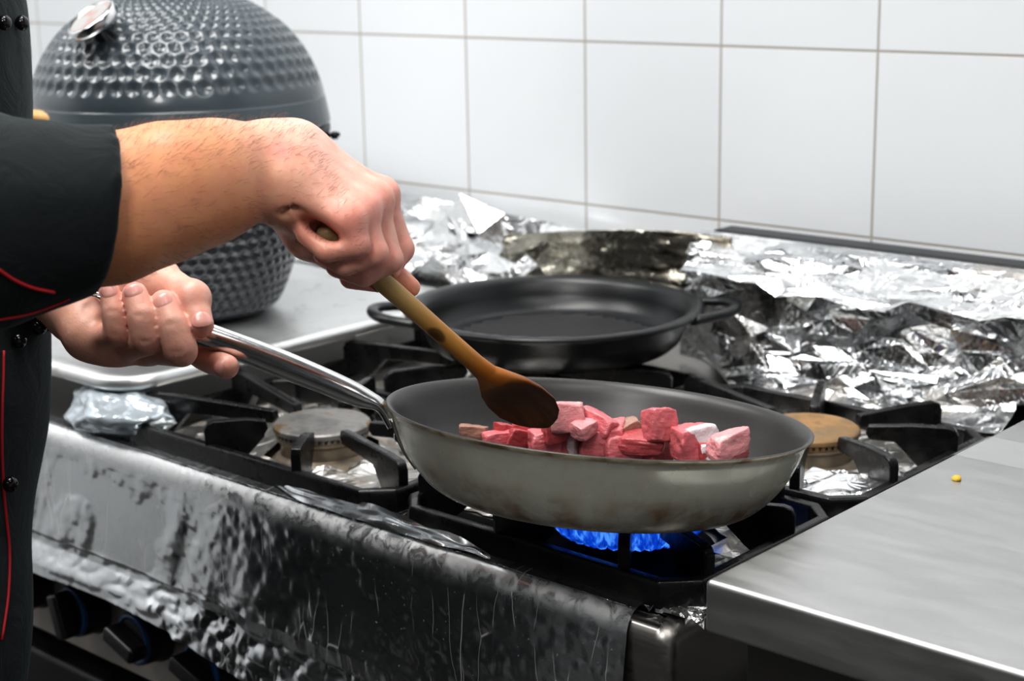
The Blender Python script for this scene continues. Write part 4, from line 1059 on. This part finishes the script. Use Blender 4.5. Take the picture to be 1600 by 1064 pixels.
tone(TH[1], .014, (.78, .32, .26), .5); tone(TH[2], .012, (.82, .33, .24), .6); tone(A(195, 560, 1.2), .03, (.62, .30, .22), .4); tone(A(120, 510, 1.2), .03, (.70, .38, .27), .5)
nail(lf[0][0+0][3], lf[0][0][2], .0077, -FWD+UP*.1+RIGHT*.1, .0105, .85, -.002)
nail(lf[1][0][3], lf[1][0][2], .0092, -FWD*.85+UP*.4, .0105, .8, -.0005)
nail(lf[2][0][3], lf[2][0][2], .0096, -FWD+UP*.1+RIGHT*.12, .0120, .8, -.0025)
nail(lf[3][0][3], lf[3][0][2], .0092, UP*.1-FWD*.2-RIGHT*.0+np.array([0, 0, .2])-FWD, .0100, .8) if False else None
nail(TH[2], TH[1], .0095, -FWD*.9+RIGHT*.35, .0125, .85)
q = lf[3][0][3]; nail(q, q+RIGHT*-.012+UP*.004-FWD*-.008, .0090, -FWD*.8-UP*.3+RIGHT*.35, .0090, .8)
# ---------------- torso, legs and head (mostly outside the picture)
S_ = SDF((-1.62, .25, .0), (-.82, 1.02, 1.86), .011)
f = S_.f
face = nz(np.array([.8, .6, 0])); rgt = np.array([.6, -.8, 0])
hip = np.array([-1.22, .52, .93]); chest = np.array([-1.265, .615, 1.28]); neck = np.array([-1.255, .625, 1.47]); headc = np.array([-1.215, .655, 1.63])
sR, sL = np.array([-1.145, .475, 1.40]), np.array([-1.385, .775, 1.40])
eR, eL = rw['elbow'], np.array([-1.32, .70, 1.10])
S_.un(f, S_.ell(hip, [rgt*.15, face*.095, np.array([0, 0, .2])]), .05); S_.un(f, S_.ell(chest, [rgt*.17, face*.10, np.array([0, 0, .24])]), .06)
S_.chain(f, [sR+rgt*-.03, neck-np.array([0, 0, .04]), sL+rgt*.03], [.05, .06, .05], .05)
S_.chain(f, [neck-np.array([0, 0, .03]), headc-face*.01-np.array([0, 0, .04])], [.056, .055], .02)
S_.un(f, S_.ell(headc, [rgt*.074, face*.094, np.array([0, 0, .112])]), .02)
S_.un(f, S_.cone(headc+face*.06-np.array([0, 0, .07]), headc+face*.075-np.array([0, 0, .09]), .03, .026), .03)
S_.un(f, S_.cone(headc+face*.092+np.array([0, 0, .012]), headc+face*.112-np.array([0, 0, .024]), .009, .014), .012)
for s_ in (-1, 1):
    S_.un(f, S_.ell(headc+rgt*s_*.076-face*.008-np.array([0, 0, .008]), [rgt*.012, face*.022, np.array([0, 0, .032])]), .008)
    S_.cut(S_.ell(headc+rgt*s_*.032+face*.098+np.array([0, 0, .012]), np.eye(3)*.014), .012)
    S_.chain(f, [hip+rgt*s_*.085-np.array([0, 0, .05]), hip+rgt*s_*.095-np.array([0, 0, .45])+face*.015, hip+rgt*s_*.10-np.array([0, 0, .84])-face*.02], [.075, .052, .038], .03)
S_.chain(f, [headc+face*.09-np.array([0, 0, .058])-rgt*.02, headc+face*.09-np.array([0, 0, .058])+rgt*.02], [.008, .008], .006)
S_.chain(f, [sR, eR], [.05, .042], .03); S_.chain(f, [sL, eL, W0], [.05, .042, .030], .03)
SV, SF = S_.mesh()
V = np.vstack([RV, LV, SV]); Fc = np.vstack([RF, LF+len(RV), SF+len(RV)+len(LV)])
body = PP('body', V, Fc, M['skin'])
m = body.modifiers.new('s', 'SMOOTH'); m.factor = .5; m.iterations = 2
# painted tones: tan forearm, pinker hand
tcol = np.tile(np.array([.80, .46, .36]), (len(V), 1))
pf = nz(rw['wr']-rw['fm']); s_ = (V-rw['wr'])@pf
isR = np.arange(len(V)) < len(RV)
k = np.where(isR, np.clip((-s_+.015)/.07, 0, 1), 0)[:, None]; tcol = tcol*(1-k)+np.array([.64, .29, .145])*k
k = np.where(isR, np.clip((s_)/.03, 0, 1), 0)[:, None]; tcol = tcol*(1-k)+np.array([.80, .46, .375])*k
for p, r, c, w_ in TONES:
    g = (w_*np.exp(-(((V-p)**2).sum(1))/(r*r)))[:, None]; tcol = tcol*(1-g)+c*g
at_ = body.data.color_attributes.new('tone', 'FLOAT_COLOR', 'POINT'); at_.data.foreach_set('color', np.c_[tcol, np.ones(len(V))].astype(np.float32).ravel())
for Vn, Fn in NAILS: PP('fingernail', Vn, Fn, M['nail'])
# hair on the forearm and wrist
rt = bvh(RV, RF); HV = MB(); rs = np.random.default_rng(11)
vn = {}
cand = rs.choice(len(RV), 16000)
for i in cand:
    p = RV[i]; s1 = (p-rw['wr'])@pf
    if s1 > .02 or s1 < -.20: continue
    q, n_, fi, d = rt.find_nearest(Vector(p))
    n_ = np.array(n_); 
    x, y, d0 = proj(p)
    if rs.random() > (.42 if n_@UP > .35 else .16): continue
    L = rs.uniform(.005, .010); dr = nz(pf*.8-UP*.25*rs.uniform(-1, 1)+n_*rs.uniform(.30, .8)+rs.normal(0, .2, 3))
    p2 = p+dr*L*.5+n_*.0005; p3 = p+dr*L*.98-n_*L*.22
    HV.tube([p-n_*.001, p2, p3], [.00008, .00007, .00003], 3, cap=False)
ah = PP('arm_hair', HV.v, np.array([f_ for f_ in HV.f]), M['arm_hair']); ah['kind'] = 'stuff'
# head hair
b = MB(); n1, n2 = 24, 40; Vh = []
E3 = np.stack([rgt*.080, face*.100, np.array([0, 0, .120])], 1)
for i in range(n1):
    th2 = (i/(n1-1))*1.75
    for j in range(n2):
        a = 2*math.pi*j/n2; d = np.array([math.sin(th2)*math.cos(a), math.sin(th2)*math.sin(a), math.cos(th2)])
        lim = 1.0 if d[1] < .35 else .62
        t2 = th2*lim; d = np.array([math.sin(t2)*math.cos(a), math.sin(t2)*math.sin(a), math.cos(t2)])
        Vh.append(headc+E3@d*(1+.02*vnoise(d*9)))
Fh = [(i*n2+j, i*n2+(j+1) % n2, (i+1)*n2+(j+1) % n2, (i+1)*n2+j) for i in range(n1-1) for j in range(n2)]
PP('hair', Vh, Fh, M['hair'])
for s_ in (-1, 1):
    b = MB(); b.lathe([(.0115*math.sin(a), .0115*math.cos(a)) for a in np.linspace(.01, 3.13, 14)], 20, headc+rgt*s_*.032+face*.083+np.array([0, 0, .012])-PEO, ax=face); b.build('eye', M['plaster'], pe)
# ---------------- chef jacket
J = SDF((-1.68, .22, .66), (-.68, 1.02, 1.50), .0062)
f = J.f
prof = [  # silhouette points down the visible edge: pixel x, y, depth, depth-radius
 (14, -60, 1.33, .150), (22, 60, 1.33, .150), (28, 180, 1.32, .15), (38, 380, 1.31, .152), (58, 520, 1.30, .158), (54, 640, 1.285, .158), (26, 760, 1.27, .150), (20, 850, 1.265, .150), (28, 960, 1.26, .155), (14, 1064, 1.25, .155), (8, 1140, 1.25, .155)]
cs = []
for (x, y, d, r) in prof:
    e = at(x, y, d); hr_ = nz(np.array([RIGHT[0], RIGHT[1], 0])); cs.append((e-hr_*r, r))
for i in range(len(cs)-1):
    (a, r1), (b_, r2) = cs[i], cs[i+1]
    J.un(f, J.cone(a, b_, r1, r2), .02)
for s_ in (-1, 1):
    J.un(f, J.cone(cs[1][0]+rgt*.06*s_-face*.03, cs[-2][0]+rgt*.06*s_-face*.03, .12, .13), .05)
J.un(f, J.ell(chest+np.array([0, 0, .02]), [rgt*.19, face*.10, np.array([0, 0, .23])]), .05)
J.chain(f, [sR-rgt*.02, neck-np.array([0, 0, .09]), sL+rgt*.02], [.065, .075, .065], .05)
J.chain(f, [neck-np.array([0, 0, .09]), neck-np.array([0, 0, .015])], [.068, .064], .02)
J.chain(f, [sL, eL, A(-60, 420, 1.36)], [.075, .066, .05], .04)
J.chain(f, [A(-60, 420, 1.36), A(56, 446, 1.270)], [.048, .0375], .01)
cuffc = A(163, 322, 1.0); sax = nz(RIGHT-.09*UP+.45*FWD)
Rs = J.new()
J.chain(Rs, [sR, A(-190, 290, .96), A(-45, 350, .958), A(60, 335, .975), A(172, 325, .990), A(240, 307, 1.008)], [.078, .074, .0630, .0545, .0480, .049], .010)
X, Y, Z = np.meshgrid(*J.ax, indexing='ij', sparse=True)
# sleeve cut across its own axis, then hollowed so the arm passes through it
plane_d = (X-cuffc[0])*sax[0]+(Y-cuffc[1])*sax[1]+(Z-cuffc[2])*sax[2]
Rs = -J.smin(-Rs, -plane_d, .004).astype(np.float32)
J.f = J.smin(f, Rs, .03)
J.cut(J.cone(neck-np.array([0, 0, .03]), neck+np.array([0, 0, .1]), .056, .056), .01)
W = np.stack(np.broadcast_arrays(X, Y, Z), -1)
near = np.abs(J.f) < .02
pts = W[near]
fo = fbm(pts*np.array([13, 13, 9.]), 3)*.0042+np.abs(vnoise(pts*np.array([24, 24, 15.])+3))*.0035
fade = np.clip(((cuffc-pts)@sax-.004)/.10, 0, 1)*.55
J.f[near] += ((fo-.002)*np.where(pts@RIGHT > (cuffc-RIGHT*.16)@RIGHT, fade, 1)).astype(np.float32)
JV, JF = J.mesh()
jk = PP('chef_jacket', JV, JF, M['cloth']); m = jk.modifiers.new('s', 'SMOOTH'); m.factor = .5; m.iterations = 3
jt = bvh(JV, JF)
def pipe(pxs, name='piping', lift=.0006, r=.0011):
    P = []
    for (x, y) in bez(pxs, 40):
        p, n_ = hit(jt, x, y, lift)
        if p is not None: P.append(p-PEO)
    if len(P) > 3:
        P = np.array(P); P[1:-1] = (P[:-2]+2*P[1:-1]+P[2:])/4; jumps = np.linalg.norm(np.diff(P, axis=0), axis=1)
        pass
        b = MB(); b.tube(P, r, 8); b.build(name, M['piping'], jk)
pipe([(-6, 418), (20, 436), (50, 449), (84, 456)]); pipe([(-6, 499), (40, 491), (80, 478), (108, 466)], r=.0008)
pipe([(5, 548), (4, 595), (2, 660), (3, 735), (8, 800), (14, 860), (12, 930), (2, 1000)])
def button(px, py, d=None):
    p, n_ = hit(jt, px, py)
    if p is None: p, n_ = at(px, py, d), nz(-FWD+RIGHT*.3)
    if d is not None: p = at(px, py, d)
    b = MB(); R0 = .0062
    b.lathe([(R0*math.sin(a), R0*.9*math.cos(a)) for a in np.linspace(.001, math.pi*.86, 16)]+[(.0022, -R0*.95), (.002, -R0*1.5)], 28, p+n_*R0*.9-PEO, ax=n_); b.build('button', M['button'], jk)
button(24, 37); button(-3, 37); button(61, 503); button(20, 533); button(6, 756)
# trousers and shoes
T = SDF((-1.5, .25, .03), (-.95, .80, .80), .010)
for s_ in (-1, 1):
    T.chain(T.f, [hip+rgt*s_*.08-np.array([0, 0, .16]), hip+rgt*s_*.095-np.array([0, 0, .45])+face*.015, hip+rgt*s_*.10-np.array([0, 0, .86])-face*.02], [.088, .07, .06], .03)
TV, TF = T.mesh(); PP('trousers', TV, TF, M['trouser'])
for s_ in (-1, 1):
    G_ = SDF((-1.5, .2, -.01), (-.9, .9, .14), .006); c = hip+rgt*s_*.10-face*.02; c[2] = 0
    G_.chain(G_.f, [c-face*.05+np.array([0, 0, .045]), c+face*.05+np.array([0, 0, .038]), c+face*.15+np.array([0, 0, .034])], [.042, .042, .036], .02)
    Xg = G_.ax[2][None, None, :]; G_.f = np.maximum(G_.f, (.004-Xg)).astype(np.float32)
    gv, gf = G_.mesh(); PP('shoe', gv, gf, M['shoe'])
